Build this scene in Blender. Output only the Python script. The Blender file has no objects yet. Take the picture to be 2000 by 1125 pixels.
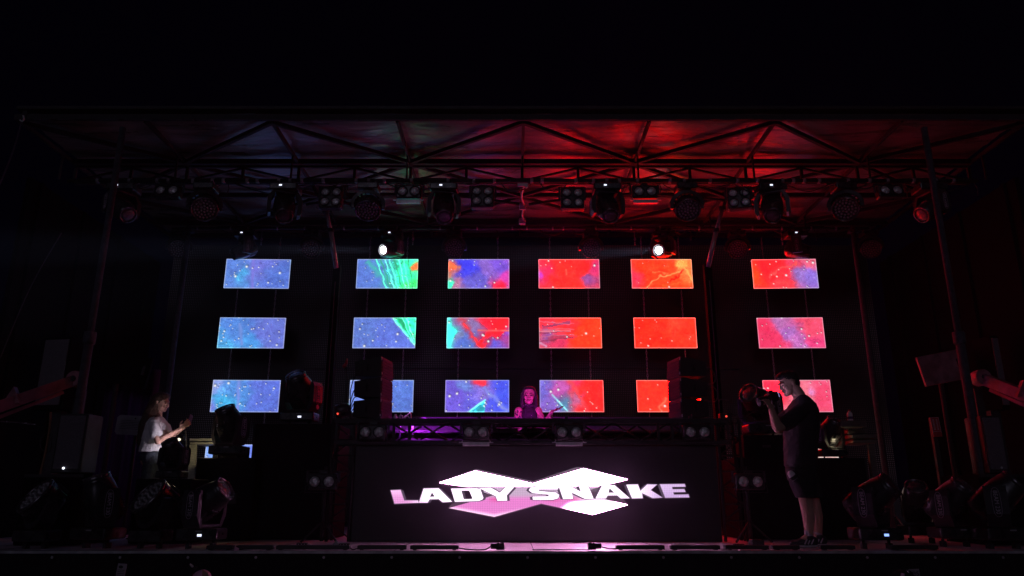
import bpy, bmesh, math, random
import numpy as np
from mathutils import Vector, Matrix, Quaternion
random.seed(7); rng = np.random.RandomState(11)
S = bpy.context.scene
R = math.radians

# ------------------------------------------------------------------ camera, world, added front fill, exposure
CAMH, PITCH, F = 0.47, R(15.8), 1444.4
cd = bpy.data.cameras.new('camera'); cam = bpy.data.objects.new('camera', cd); S.collection.objects.link(cam)
cd.lens = 26.0; cd.sensor_width = 36.0; cd.clip_end = 600; cd.clip_start = 0.05
cam.location = (0, 0, CAMH); cam.rotation_euler = (R(90) + PITCH, 0, 0)
S.camera = cam
w = bpy.data.worlds.new('World'); S.world = w; w.use_nodes = True
bg = w.node_tree.nodes['Background']
bg.inputs[0].default_value = (0.10, 0.10, 1.0, 1); bg.inputs[1].default_value = 0.0010
ml = bpy.data.lights.new('added_front_fill', 'SUN'); mo = bpy.data.objects.new('added_front_fill', ml); S.collection.objects.link(mo)  # added fill lamp from behind the camera, no visible source
ml.energy = 0.07; ml.angle = R(25); ml.color = (0.75, 0.7, 1.0)
mo.rotation_euler = (R(70), 0, R(-8))
S.view_settings.view_transform = 'Standard'; S.view_settings.look = 'None'
S.view_settings.exposure = 0; S.view_settings.gamma = 1
S.cycles.use_denoising = True
S.cycles.max_bounces = 6; S.cycles.diffuse_bounces = 3; S.cycles.volume_bounces = 0
S.cycles.sample_clamp_indirect = 3.0

# ------------------------------------------------------------------ helpers
def P(px, py, Y):
    """where the line of sight of photograph pixel (px, py) meets the upright plane at distance Y"""
    v = (562.5 - py) / F; u = (px - 1000) / F
    t = Y / (math.cos(PITCH) - v * math.sin(PITCH))
    return Vector((u * t, Y, CAMH + t * (math.sin(PITCH) + v * math.cos(PITCH))))
def PZ(px, py, Z):
    v = (562.5 - py) / F
    t = (Z - CAMH) / (math.sin(PITCH) + v * math.cos(PITCH))
    return Vector(((px - 1000) / F * t, t * (math.cos(PITCH) - v * math.sin(PITCH)), Z))
def lin(c):
    return tuple(((x / 255) / 12.92 if x / 255 <= .04045 else ((x / 255 + .055) / 1.055) ** 2.4) for x in c)

class MB:
    def __init__(s): s.v = []; s.f = []; s.sm = []
    def add(s, vs, fs, smooth=False):
        n = len(s.v); s.v += [tuple(v) for v in vs]
        s.f += [tuple(i + n for i in f) for f in fs]; s.sm += [smooth] * len(fs); return s
    def box(s, c, d, m=None, bev=0.0):
        x, y, z = d[0] / 2, d[1] / 2, d[2] / 2
        c = Vector(c)
        if bev <= 0:
            vs = [Vector((a * x, b * y, g * z)) for a in (-1, 1) for b in (-1, 1) for g in (-1, 1)]
            fs = [(0, 1, 3, 2), (4, 6, 7, 5), (0, 4, 5, 1), (2, 3, 7, 6), (0, 2, 6, 4), (1, 5, 7, 3)]
        else:
            b = min(bev, x * .9, y * .9, z * .9); vs = []; fs = []
            bm = bmesh.new(); bmesh.ops.create_cube(bm, size=1)
            for q in bm.verts: q.co = Vector((q.co.x * 2 * x, q.co.y * 2 * y, q.co.z * 2 * z))
            bmesh.ops.bevel(bm, geom=bm.edges[:], offset=b, segments=2, affect='EDGES', profile=.5)
            bm.verts.index_update()
            vs = [q.co.copy() for q in bm.verts]; fs = [tuple(q.index for q in f.verts) for f in bm.faces]; bm.free()
        if m is not None: vs = [m @ v for v in vs]
        return s.add([v + c for v in vs], fs)
    def tube(s, pts, r, n=8, cap=True, smooth=True):
        pts = [Vector(p) for p in pts]; rs = r if isinstance(r, (list, tuple)) else [r] * len(pts)
        rings = []; up = None
        for i, p in enumerate(pts):
            t = (pts[min(i + 1, len(pts) - 1)] - pts[max(i - 1, 0)]).normalized()
            if up is None:
                up = t.orthogonal().normalized()
            else:
                up = (up - t * up.dot(t))
                up = up.normalized() if up.length > 1e-5 else t.orthogonal().normalized()
            b = t.cross(up)
            rings.append([p + (up * math.cos(a) + b * math.sin(a)) * rs[i] for a in [2 * math.pi * k / n for k in range(n)]])
        vs = [v for rg in rings for v in rg]; fs = []
        for i in range(len(pts) - 1):
            for k in range(n):
                fs.append((i * n + k, i * n + (k + 1) % n, (i + 1) * n + (k + 1) % n, (i + 1) * n + k))
        s.add(vs, fs, smooth)
        if cap:
            m = len(vs); a = len(s.v) - m
            s.f += [tuple(a + k for k in reversed(range(n))), tuple(a + m - n + k for k in range(n))]; s.sm += [False, False]
        return s
    def bar(s, a, b, wd, ht=None):
        a, b = Vector(a), Vector(b); ht = ht or wd; t = (b - a); L = t.length; t.normalize()
        up = Vector((0, 0, 1)) if abs(t.z) < .95 else Vector((0, 1, 0))
        x = t.cross(up).normalized(); z = x.cross(t)
        m = Matrix((x, t, z)).transposed()
        return s.box((a + b) / 2, (wd, L, ht), m)
    def lathe(s, prof, n=24, m=None, smooth=True, capa=True, capb=True):
        """prof = [(radius, z)], axis z"""
        m = m or Matrix.Identity(4); vs = []; fs = []
        for r, z in prof:
            for k in range(n):
                a = 2 * math.pi * k / n; vs.append(m @ Vector((r * math.cos(a), r * math.sin(a), z)))
        for i in range(len(prof) - 1):
            for k in range(n):
                fs.append((i * n + k, i * n + (k + 1) % n, (i + 1) * n + (k + 1) % n, (i + 1) * n + k))
        base = len(s.v); s.add(vs, fs, smooth)
        if capa: s.f.append(tuple(base + k for k in reversed(range(n)))); s.sm.append(False)
        if capb: s.f.append(tuple(base + (len(prof) - 1) * n + k for k in range(n))); s.sm.append(False)
        return s
    def prism(s, poly, t0, t1, m=None):
        """poly = [(x, z)] extruded along y from t0 to t1"""
        m = m or Matrix.Identity(4); n = len(poly)
        vs = [m @ Vector((x, t0, z)) for x, z in poly] + [m @ Vector((x, t1, z)) for x, z in poly]
        fs = [tuple(range(n)), tuple(reversed(range(n, 2 * n)))] + [(i, n + i, n + (i + 1) % n, (i + 1) % n) for i in range(n)]
        return s.add(vs, fs)
    def loft(s, secs, smooth=True):
        n = len(secs[0]); vs = [v for q in secs for v in q]; fs = []
        for i in range(len(secs) - 1):
            for k in range(n): fs.append((i * n + k, i * n + (k + 1) % n, (i + 1) * n + (k + 1) % n, (i + 1) * n + k))
        b = len(s.v); s.add(vs, fs, smooth)
        s.f += [tuple(b + k for k in reversed(range(n))), tuple(b + (len(secs) - 1) * n + k for k in range(n))]; s.sm += [False, False]
        return s
    def ell(s, c, r, rot=None, n=16):
        c = Vector(c); r = (r, r, r) if not isinstance(r, (tuple, list, Vector)) else r
        rot = rot or Matrix.Identity(3); vs = []; fs = []; h = n // 2
        vs.append(c + rot @ Vector((0, 0, r[2])))
        for i in range(1, h):
            a = math.pi * i / h
            for k in range(n):
                b = 2 * math.pi * k / n
                vs.append(c + rot @ Vector((r[0] * math.sin(a) * math.cos(b), r[1] * math.sin(a) * math.sin(b), r[2] * math.cos(a))))
        vs.append(c + rot @ Vector((0, 0, -r[2]))); L = len(vs) - 1
        for k in range(n):
            fs.append((0, 1 + k, 1 + (k + 1) % n)); fs.append((L, L - n + (k + 1) % n, L - n + k))
        for i in range(h - 2):
            for k in range(n):
                a = 1 + i * n
                fs.append((a + k, a + n + k, a + n + (k + 1) % n, a + (k + 1) % n))
        return s.add(vs, fs, True)
    def caps(s, pts, rs, n=14):
        """chain of round cones"""
        pts = [Vector(p) for p in pts]
        for i, p in enumerate(pts): s.ell(p, rs[i], n=n)
        for i in range(len(pts) - 1): s.tube([pts[i], pts[i + 1]], [rs[i], rs[i + 1]], n=n)
        return s
    def mesh(s, name):
        me = bpy.data.meshes.new(name); me.from_pydata(s.v, [], s.f)
        me.polygons.foreach_set('use_smooth', s.sm); me.update(); return me
    def build(s, name, mat, parent=None, loc=(0, 0, 0), rot=None):
        me = s.mesh(name); me.materials.append(mat)
        o = bpy.data.objects.new(name, me); S.collection.objects.link(o)
        o.parent = parent; o.location = loc
        if rot is not None: o.rotation_euler = rot
        return o

def tag(o, label, cat, group=None, kind=None):
    if label: o['label'] = label
    if cat: o['category'] = cat
    if group: o['group'] = group
    if kind: o['kind'] = kind
    return o
def thing(name, label, cat, loc=(0, 0, 0), rot=(0, 0, 0), group=None, scale=1):
    o = bpy.data.objects.new(name, None); S.collection.objects.link(o); o.empty_display_size = .1
    o.location = loc; o.rotation_euler = rot; o.scale = (scale,) * 3
    return tag(o, label, cat, group)
def copy_tree(o, parent=None):
    c = o.copy(); S.collection.objects.link(c); c.parent = parent
    for ch in list(o.children): copy_tree(ch, c)
    return c

# ------------------------------------------------------------------ materials
def mat(name, col, rough=.5, metal=0, var=.25, scale=8, bump=0, bscale=60, spec=.5, stretch=None, sub=0, coat=0):
    m = bpy.data.materials.new(name); m.use_nodes = True; nt = m.node_tree; N = nt.nodes; L = nt.links
    b = N['Principled BSDF']; b.inputs['Metallic'].default_value = metal
    b.inputs['Specular IOR Level'].default_value = spec; b.inputs['Coat Weight'].default_value = coat
    tc = N.new('ShaderNodeTexCoord'); mp = N.new('ShaderNodeMapping'); L.new(tc.outputs['Object'], mp.inputs[0])
    if stretch: mp.inputs['Scale'].default_value = stretch
    n = N.new('ShaderNodeTexNoise'); n.inputs['Scale'].default_value = scale; n.inputs['Detail'].default_value = 6
    L.new(mp.outputs[0], n.inputs[0])
    cr = N.new('ShaderNodeMapRange'); cr.inputs[1].default_value = .3; cr.inputs[2].default_value = .7
    cr.inputs[3].default_value = 1 - var; cr.inputs[4].default_value = 1 + var; L.new(n.outputs[0], cr.inputs[0])
    mx = N.new('ShaderNodeVectorMath'); mx.operation = 'SCALE'; mx.inputs[0].default_value = col[:3]
    L.new(cr.outputs[0], mx.inputs['Scale']); L.new(mx.outputs[0], b.inputs['Base Color'])
    rr = N.new('ShaderNodeMapRange'); rr.inputs[1].default_value = .3; rr.inputs[2].default_value = .7
    rr.inputs[3].default_value = max(.03, rough - .12); rr.inputs[4].default_value = min(1, rough + .12)
    L.new(n.outputs[0], rr.inputs[0]); L.new(rr.outputs[0], b.inputs['Roughness'])
    if bump:
        n2 = N.new('ShaderNodeTexNoise'); n2.inputs['Scale'].default_value = bscale; n2.inputs['Detail'].default_value = 4
        L.new(mp.outputs[0], n2.inputs[0]); bp = N.new('ShaderNodeBump'); bp.inputs['Strength'].default_value = bump
        bp.inputs['Distance'].default_value = .02; L.new(n2.outputs[0], bp.inputs['Height']); L.new(bp.outputs[0], b.inputs['Normal'])
    return m
def emit(name, col, st):
    m = bpy.data.materials.new(name); m.use_nodes = True; nt = m.node_tree
    b = nt.nodes['Principled BSDF']; b.inputs['Base Color'].default_value = (.02, .02, .02, 1)
    b.inputs['Emission Color'].default_value = (*col, 1); b.inputs['Emission Strength'].default_value = st
    return m
def led_mat(name, st, pitch, depth):
    """vertex colour picture on a grid of LED pixels"""
    m = bpy.data.materials.new(name); m.use_nodes = True; nt = m.node_tree; N = nt.nodes; L = nt.links
    b = N['Principled BSDF']; b.inputs['Base Color'].default_value = (.012, .012, .013, 1); b.inputs['Roughness'].default_value = .5
    at = N.new('ShaderNodeAttribute'); at.attribute_name = 'col'
    tc = N.new('ShaderNodeTexCoord'); sx = N.new('ShaderNodeSeparateXYZ'); L.new(tc.outputs['Object'], sx.inputs[0])
    outs = []
    for ax in (0, 2):
        q = N.new('ShaderNodeMath'); q.operation = 'MULTIPLY'; q.inputs[1].default_value = 2 * math.pi / pitch; L.new(sx.outputs[ax], q.inputs[0])
        c = N.new('ShaderNodeMath'); c.operation = 'COSINE'; L.new(q.outputs[0], c.inputs[0])
        a = N.new('ShaderNodeMath'); a.operation = 'MULTIPLY_ADD'; a.inputs[1].default_value = depth; a.inputs[2].default_value = 1; L.new(c.outputs[0], a.inputs[0])
        outs.append(a)
    p = N.new('ShaderNodeMath'); p.operation = 'MULTIPLY'; L.new(outs[0].outputs[0], p.inputs[0]); L.new(outs[1].outputs[0], p.inputs[1])
    s = N.new('ShaderNodeMath'); s.operation = 'MULTIPLY'; s.inputs[1].default_value = st; L.new(p.outputs[0], s.inputs[0])
    L.new(at.outputs['Color'], b.inputs['Emission Color']); L.new(s.outputs[0], b.inputs['Emission Strength'])
    return m

M = {}
M['black_metal'] = mat('black_metal', (.018, .018, .021), .6, 0, .3, 14, .1, 80)
M['black_plastic'] = mat('black_plastic', (.018, .018, .02), .38, 0, .25, 10)
M['yoke'] = mat('yoke_plastic', (.035, .032, .038), .42, 0, .25, 12, .05, 120)
M['head'] = mat('head_plastic', (.028, .027, .031), .34, 0, .25, 12)
M['steel'] = mat('galvanised_steel', (.07, .068, .085), .75, 0, .35, 20, .1, 60, .25)
M['strut'] = mat('polished_strut', (.42, .41, .42), .35, .5, .15, 12)
M['line_grille'] = mat('black_louvre_grille', (.055, .048, .056), .6, 0, .3, 60, .8, 160, .3)
M['dark_steel'] = mat('dark_steel', (.035, .034, .04), .6, 0, .35, 16, .1, 60, .25)
M['chrome'] = mat('chrome', (.6, .6, .62), .18, 1, .1, 20)
M['roof_tube'] = mat('roof_tube', (.04, .038, .042), .65, 0, .35, 16, .1, 50, .3)
M['fabric'] = mat('roof_fabric', (.20, .19, .165), .34, 0, .4, 1.6, .9, 5, 1.0, (.6, 3.4, 1))
M['deck'] = mat('stage_deck', (.70, .61, .66), .38, 0, .35, 3, .15, 30, .5, (1, 4, 1))
M['skirt'] = mat('skirt_cloth', (.012, .012, .016), .85, 0, .4, 6, .6, 12, .3, (5, 1, .4))
M['alu'] = mat('aluminium', (.50, .50, .52), .4, .4, .2, 12)
M['lens'] = mat('lens_glass', (.05, .05, .06), .08, 0, .2, 40, .5, 90, .8, None, 0, .6)
M['par_lens'] = mat('par_lens', (.80, .78, .78), .22, .35, .45, 22, .9, 26, .9, None, 0, .5)
M['led_dot'] = mat('led_dot', (.34, .33, .34), .15, .2, .4, 60, 0, 60, .8)
M['ring'] = mat('lens_ring', (.13, .12, .13), .25, .6, .2, 20)
M['case'] = mat('flight_case', (.009, .009, .012), .8, 0, .4, 5, .2, 30, .12)
M['cable'] = mat('cable_rubber', (.02, .02, .022), .5, 0, .3, 20)
M['print'] = mat('white_print', (.62, .55, .62), .5, 0, .15, 30)
M['pink_print'] = mat('pink_print', (.85, .14, .28), .45, 0, .15, 30)
M['paper'] = mat('paper_label', (.32, .31, .32), .6, 0, .15, 30)
M['cab'] = mat('speaker_cabinet', (.02, .018, .022), .55, 0, .3, 10, .3, 140)
M['grille'] = mat('speaker_grille', (.17, .15, .17), .5, .2, .25, 60, .6, 200)
M['white_table'] = mat('scuffed_aluminium', (.50, .47, .36), .4, .3, .3, 12, .15, 40, .5, (1, 1, 5))
M['wood'] = mat('old_wood', (.10, .09, .085), .7, 0, .4, 6, .3, 20, .4, (1, 1, 8))
M['strap'] = mat('ratchet_strap', (.22, .12, .06), .8, 0, .3, 12)
M['arm'] = mat('arm_steel', (.34, .13, .16), .5, .3, .4, 8, .2, 30)
M['side_wall'] = mat('side_wall', (.003, .003, .005), .95, 0, .35, 3, .2, 12, .08)
M['curtain'] = mat('purple_light_tint', (.07, .018, .12), .85, 0, .4, 3, .5, 8, .3, (4, 4, .4))  # purple light on the curtain is put into this base colour
M['red_sign'] = mat('red_sign', (.42, .03, .03), .5, 0, .2, 12)
M['plaque'] = mat('plaque_enamel', (.36, .33, .37), .5, 0, .12, 10)
M['red_plastic'] = mat('red_plastic', (.62, .05, .07), .45, 0, .2, 16)
M['skin'] = mat('skin', (.50, .29, .22), .6, 0, .12, 10, .1, 90, .25)
M['tshirt_black'] = mat('black_cotton', (.024, .022, .027), .85, 0, .3, 10, .5, 18)
M['shorts'] = mat('shorts_cotton', (.016, .016, .02), .85, 0, .3, 10, .5, 16)
M['tshirt_white'] = mat('white_cotton', (.70, .68, .70), .8, 0, .12, 8, .6, 14)
M['jeans'] = mat('jeans_denim', (.05, .06, .08), .8, 0, .5, 20, .3, 60)
M['hair_dark'] = mat('dark_hair', (.014, .010, .010), .45, 0, .4, 30, .6, 50, .5, (3, 3, .4))
M['hair_brown'] = mat('brown_hair', (.07, .037, .025), .45, 0, .5, 24, .7, 40, .5, (3, 3, .3))
M['shoe'] = mat('shoe_fabric', (.03, .03, .035), .7, 0, .3, 30)
M['sole'] = mat('shoe_sole', (.45, .43, .44), .6, 0, .2, 20)
M['white_plastic'] = mat('white_plastic', (.7, .68, .7), .35, 0, .1, 20)
M['tattoo'] = mat('tattoo_ink', (.05, .04, .05), .6, 0, .2, 20)
M['ground'] = mat('asphalt', (.05, .05, .05), .85, 0, .3, 2, .4, 20)
M['eye'] = mat('eye', (.02, .015, .015), .7, 0, .1, 10)
M['lips'] = mat('lips', (.20, .04, .05), .4, 0, .1, 10)
M['pink_cloth'] = mat('pink_cloth', (.80, .42, .62), .8, 0, .2, 8, .4, 14)
E_disp = emit('display_white', (.75, .8, 1), 1.6)
E_blue = emit('display_blue', (.25, .4, 1), 1.8)
E_led = emit('status_led', (.8, .85, 1), 2.5)
E_lit = emit('lit_beam_lens', (.92, .96, 1), 7)
E_red = emit('red_indicator', (1, .08, .05), 1.2)
E_warm = emit('work_lamp_bulb', (1, .85, .55), 1.5)
E_mag = emit('magenta_led_bar', (.75, .05, .9), 1.2)
M['screen'] = led_mat('screen_pixels', 1.0, .021, .10)
M['logo'] = led_mat('logo_pixels', 1.0, .019, .09)
# black LED facing with a fine grid of pixels, faintly emissive with est
def dotmat(name, base, dot, pitch, thr, patch, est=0.0):
    m = bpy.data.materials.new(name); m.use_nodes = True; nt = m.node_tree; N = nt.nodes; L = nt.links
    b = N['Principled BSDF']; b.inputs['Roughness'].default_value = .55
    tc = N.new('ShaderNodeTexCoord'); sx = N.new('ShaderNodeSeparateXYZ'); L.new(tc.outputs['Object'], sx.inputs[0]); o = []
    for ax in (0, 2):
        q = N.new('ShaderNodeMath'); q.operation = 'MULTIPLY'; q.inputs[1].default_value = 2 * math.pi / pitch; L.new(sx.outputs[ax], q.inputs[0])
        c = N.new('ShaderNodeMath'); c.operation = 'COSINE'; L.new(q.outputs[0], c.inputs[0]); o.append(c)
    a = N.new('ShaderNodeMath'); a.operation = 'ADD'; L.new(o[0].outputs[0], a.inputs[0]); L.new(o[1].outputs[0], a.inputs[1])
    g = N.new('ShaderNodeMapRange'); g.inputs[1].default_value = thr; g.inputs[2].default_value = 2; L.new(a.outputs[0], g.inputs[0])
    n = N.new('ShaderNodeTexNoise'); n.inputs['Scale'].default_value = patch; L.new(tc.outputs['Object'], n.inputs[0])
    g2 = N.new('ShaderNodeMapRange'); g2.inputs[1].default_value = .42; g2.inputs[2].default_value = .75; L.new(n.outputs[0], g2.inputs[0])
    p = N.new('ShaderNodeMath'); p.operation = 'MULTIPLY'; L.new(g.outputs[0], p.inputs[0]); L.new(g2.outputs[0], p.inputs[1])
    mx = N.new('ShaderNodeMix'); mx.data_type = 'RGBA'; L.new(p.outputs[0], mx.inputs[0]); mx.inputs[6].default_value = (*base, 1); mx.inputs[7].default_value = (*dot, 1)
    L.new(mx.outputs[2], b.inputs['Base Color'])
    if est:
        em = N.new('ShaderNodeMath'); em.operation = 'MULTIPLY'; em.inputs[1].default_value = est; L.new(p.outputs[0], em.inputs[0])
        b.inputs['Emission Color'].default_value = (.8, .7, 1, 1); L.new(em.outputs[0], b.inputs['Emission Strength'])
    return m
M['led_face'] = dotmat('led_wall_face', (.014, .013, .019), (.045, .042, .05), .02, 1.0, 2)
M['led_mesh'] = dotmat('led_curtain_mesh', (.005, .005, .007), (.5, .48, .5), .030, .6, .55, .016)

# ------------------------------------------------------------------ setting: ground, stage
g = MB().box((0, 60, -1.25), (400, 400, .1)).build('ground', M['ground']); g['kind'] = 'structure'
XC, Z_CEIL = .14, 4.90
EDGE = 7.10
st = thing('stage', 'black skirted concert stage platform with scuffed pinkish deck', 'stage', (XC, EDGE, 0))
MB().box((0, 2.9, -.05), (15.0, 5.8, .1)).build('deck', M['deck'], st)
for x in (-6.1, -4.9, -3.7, -2.45, -1.22, .06, 1.28, 2.5, 3.75, 4.95, 6.15):
    MB().box((x, 2.9, .0012), (.006, 5.78, .002)).build('deck_joint', M['cable'], st)
b = MB()
n = 160
poly = []
for i in range(n + 1):
    x = -7.5 + 15 * i / n
    poly.append((x, -.026 - .012 * math.sin(x * 9) - .006 * math.sin(x * 23)))
vs = [(x, y, -.012) for x, y in poly] + [(x, y * 1.6 - .01, -1.19) for x, y in poly]
fs = [(i, i + 1, n + 2 + i, n + 1 + i) for i in range(n)]
b.add(vs, fs, True); sk = b.build('skirt', M['skirt'], st)
MB().box((0, -.028, -.006), (15.0, .05, .022)).build('edge_trim', M['alu'], st)
for k in range(-12, 13, 1):
    MB().lathe([(.012, 0), (.012, .004)], 10, Matrix.Translation((k * .61, -.050, -.05)) @ Matrix.Rotation(R(90), 4, 'X')).build('skirt_button', M['alu'], st)

# ------------------------------------------------------------------ roof
BAY = 1.53
YF, YB = 8.08, 12.2
rf = thing('stage_roof', 'wide tarpaulin stage roof on black steel tube frame', 'stage roof', (XC, YF, Z_CEIL))
nx, ny = 120, 48
vs = []; fs = []
for j in range(ny + 1):
    for i in range(nx + 1):
        x = -6.12 + 12.24 * i / nx; y = (YB - YF) * j / ny
        sag = -.035 * abs(math.sin(math.pi * x / BAY)) ** 1.2 * abs(math.sin(math.pi * y / 1.16)) + .006 * math.sin(y * 31 + 2 * math.sin(x * 3)) + .005 * math.sin(x * 7 + y * 17)
        vs.append((x, y, .05 + sag))
for j in range(ny):
    for i in range(nx):
        a = j * (nx + 1) + i; fs.append((a, a + 1, a + nx + 2, a + nx + 1))
MB().add(vs, fs, True).build('tarpaulin', M['fabric'], rf)
MB().box((0, (YB - YF) / 2, .12), (12.3, YB - YF + .1, .04)).build('roof_skin', M['black_metal'], rf)
b = MB().bar((-6.15, -.03, -.01), (6.15, -.03, -.01), .05, .07)
b.build('front_beam', M['roof_tube'], rf)
b = MB()
for k in range(-14, 15):
    b.box((k * .42 + .07 * math.sin(k * 3.), -.045, -.05), (.27 + .1 * math.sin(k * 5.), .03, .010))
b.build('edge_clip', M['steel'], rf)
for k in range(-4, 5):
    MB().bar((k * BAY, 0.0, -.03), (k * BAY, YB - YF, -.03), .035, .05).build('rafter', M['roof_tube'], rf)
for yy in (1.16, 2.32, 3.48, 4.1):
    MB().bar((-6.12, yy, -.03), (6.12, yy, -.03), .06, .07).build('cross_beam', M['roof_tube'], rf)
for r in range(3):
    for k in range(-4, 4):
        y0, y1 = 1.16 * r, 1.16 * (r + 1)
        ke = k if (k % 2 == 0) == (r % 2 == 0) else k + 1
        ko = k + 1 if ke == k else k
        MB().bar((ke * BAY, y0 + .02, -.045), (ko * BAY, y1 - .02, -.045), .045, .05).build('brace', M['roof_tube'], rf)
# lattice girder under the ceiling
gd = thing('lattice_girder', 'flat lattice girder of black tubes under the tarpaulin above the front lights', 'girder', (XC, 9.32, Z_CEIL - .06))
MB().bar((-6.1, 0, -.0), (6.1, 0, -.0), .04).build('top_chord', M['roof_tube'], gd)
MB().bar((-6.1, 0, -.24), (6.1, 0, -.24), .05).build('bottom_chord', M['roof_tube'], gd)
for k in range(-8, 9):
    MB().bar((k * BAY / 2, 0, -.02), (k * BAY / 2, 0, -.215), .035).build('upright', M['roof_tube'], gd)
for k in range(-8, 8):
    a, c = (-.03, -.21) if k % 2 else (-.21, -.03)
    MB().bar((k * BAY / 2 + .02, 0, a), ((k + 1) * BAY / 2 - .02, 0, c), .026).build('diagonal', M['roof_tube'], gd)
# curved crown bows seen behind the girder
for i, (x0, x1) in enumerate(((-3.1, 0.0), (0.1, 3.3))):
    b = MB(); pts = [(x0 + (x1 - x0) * t, 0, .16 * math.sin(math.pi * t)) for t in [q / 14 for q in range(15)]]
    b.tube(pts, .022, 8)
    tag(b.build('roof_bow', M['roof_tube'], None, (XC, 9.9, 4.52)), ['shallow arched tube under the left half of the tarpaulin', 'shallow arched tube under the right half of the tarpaulin'][i], 'roof bow', 'arched tubes under the tarpaulin')

YP1, YP2 = 9.0, 11.2
ZP1 = P(1000, 353, YP1).z; ZP2 = P(1000, 446, YP2).z
p1 = thing('front_light_pipe', 'long black pipe with clamps carrying the front row of stage lights', 'light pipe', (XC, YP1, ZP1))
MB().tube([(-6, 0, 0), (6, 0, 0)], .026, 10).build('pipe', M['roof_tube'], p1)
for k in range(-4, 5):
    MB().bar((k * BAY, 0, .02), (k * BAY, 0, Z_CEIL - ZP1 - .06), .022).build('hanger', M['roof_tube'], p1)
b = MB(); x = -5.6
while x < 5.7:
    b.lathe([(.034, -.02), (.034, .02)], 10, Matrix.Translation((x, 0, 0)) @ Matrix.Rotation(R(90), 4, 'Y')); x += random.uniform(.12, .5)
b.build('pipe_clamp', M['alu'], p1)
p2 = thing('rear_light_pipe', 'thin dark pipe across the back carrying the rear row of lights and the screens', 'light pipe', (XC, YP2, ZP2))
MB().tube([(-5.6, 0, 0), (5.6, 0, 0)], .022, 10).build('pipe', M['steel'], p2)
for k in range(-3, 4):
    MB().bar((k * BAY, 0, .02), (k * BAY, 0, Z_CEIL - ZP2 - .06), .022).build('hanger', M['roof_tube'], p2)
b = MB(); x = -5.2
while x < 5.2:
    b.lathe([(.03, -.012), (.03, .012)], 10, Matrix.Translation((x, 0, 0)) @ Matrix.Rotation(R(90), 4, 'Y')); x += random.uniform(.15, .7)
b.build('pipe_clamp', M['alu'], p2)
# cables draped along the pipes
def cable(pts, r, label, name='cable', group=None, m='cable', cat='cable', n=6, sub=6):
    pts = [Vector(p) for p in pts]; out = []
    for i in range(len(pts) - 1):
        p0, p1_, p2_, p3 = pts[max(i - 1, 0)], pts[i], pts[i + 1], pts[min(i + 2, len(pts) - 1)]
        for k in range(sub):
            t = k / sub
            out.append(.5 * ((2 * p1_) + (p2_ - p0) * t + (2 * p0 - 5 * p1_ + 4 * p2_ - p3) * t * t + (3 * p1_ - p0 - 3 * p2_ + p3) * t ** 3))
    out.append(pts[-1])
    o = Vector(pts[0]); bb = MB().tube([q - o for q in out], r, n)
    return tag(bb.build(name, M[m], None, o), label, cat, group)
for i, (a, c, sag, what) in enumerate(((-3.9, -2.6, .16, 'between the second and third lights'), (-1.9, -1.0, .12, 'left of the third blinder'), (.9, 1.5, .13, 'above the right four-lamp blinder'), (2.7, 3.5, .15, 'right of the octagonal wash light'), (3.9, 4.7, .1, 'near the dark right end'))):
    y = YP1 + .03
    cable([(XC + a, y, ZP1 + .03), (XC + a * .7 + c * .3, y, ZP1 - sag * .8), (XC + a * .4 + c * .6, y + .02, ZP1 - sag), (XC + c, y, ZP1 + .03)], .008,
          'thin black cable sagging from the front light pipe ' + what, 'sagging_cable', 'cables sagging from the front pipe')

for pp, yy, w0, w1, z0, zc in ((p1, YP1, -5.5, 5.5, ZP1, .10), (p2, YP2, -4.9, 4.9, ZP2, .06)):
    x = w0; rr = random.Random(5)
    while x < w1:
        L = rr.uniform(.3, .9); sg = rr.uniform(.04, zc + .08); pts = []
        for k in range(11):
            t_ = k / 10; pts.append((x + L * t_, .035 + .02 * math.sin(t_ * 9 + x), .03 - sg * 4 * t_ * (1 - t_) + .006 * math.sin(t_ * 20)))
        if rr.random() < .35: pts.append((x + L + .03, .03, -.10)); pts.append((x + L + .01, .02, -.20))
        MB().tube(pts, .007, 6).build('power_cable', M['cable'], pp); x += L * rr.uniform(.7, 1.3)
    MB().tube([(w0, .03, .035)] + [(w0 + (w1 - w0) * k / 40, .03 + .008 * math.sin(k * 2.), .036 + .008 * math.sin(k * 1.3)) for k in range(1, 41)], .011, 6).build('power_cable', M['cable'], pp)
# pillars
for sx, px, what in ((-1, 0, 'left'), (1, 0, 'right')):
    t = thing('roof_pillar', 'tall steel tube pillar holding up the %s front of the stage roof' % what, 'pillar', (XC + sx * 4.88, 8.14, 0), group='tall tube pillars under the roof front')
    MB().tube([(0, 0, .01), (0, 0, 2.2)], .05, 12).build('lower_tube', M['steel'], t)
    MB().tube([(0, 0, 2.2), (0, 0, Z_CEIL - .1)], .038, 12).build('upper_tube', M['steel'], t)
    MB().lathe([(.06, 2.12), (.065, 2.14), (.065, 2.24), (.06, 2.26)], 14).build('collar', M['steel'], t)
    MB().box((0, 0, .006), (.25, .25, .012)).build('base_plate', M['steel'], t)
    t = thing('rear_pillar', 'slim dark pillar at the %s end of the back wall' % what, 'pillar', (XC + sx * 5.25, 11.0, 0), group='slim pillars beside the back wall')
    MB().tube([(0, 0, .01), (0, 0, 4.6)], .04, 10).build('tube', M['steel'], t)
    MB().box((0, 0, 4.5), (.16, .1, .03)).build('bracket', M['steel'], t)
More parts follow.
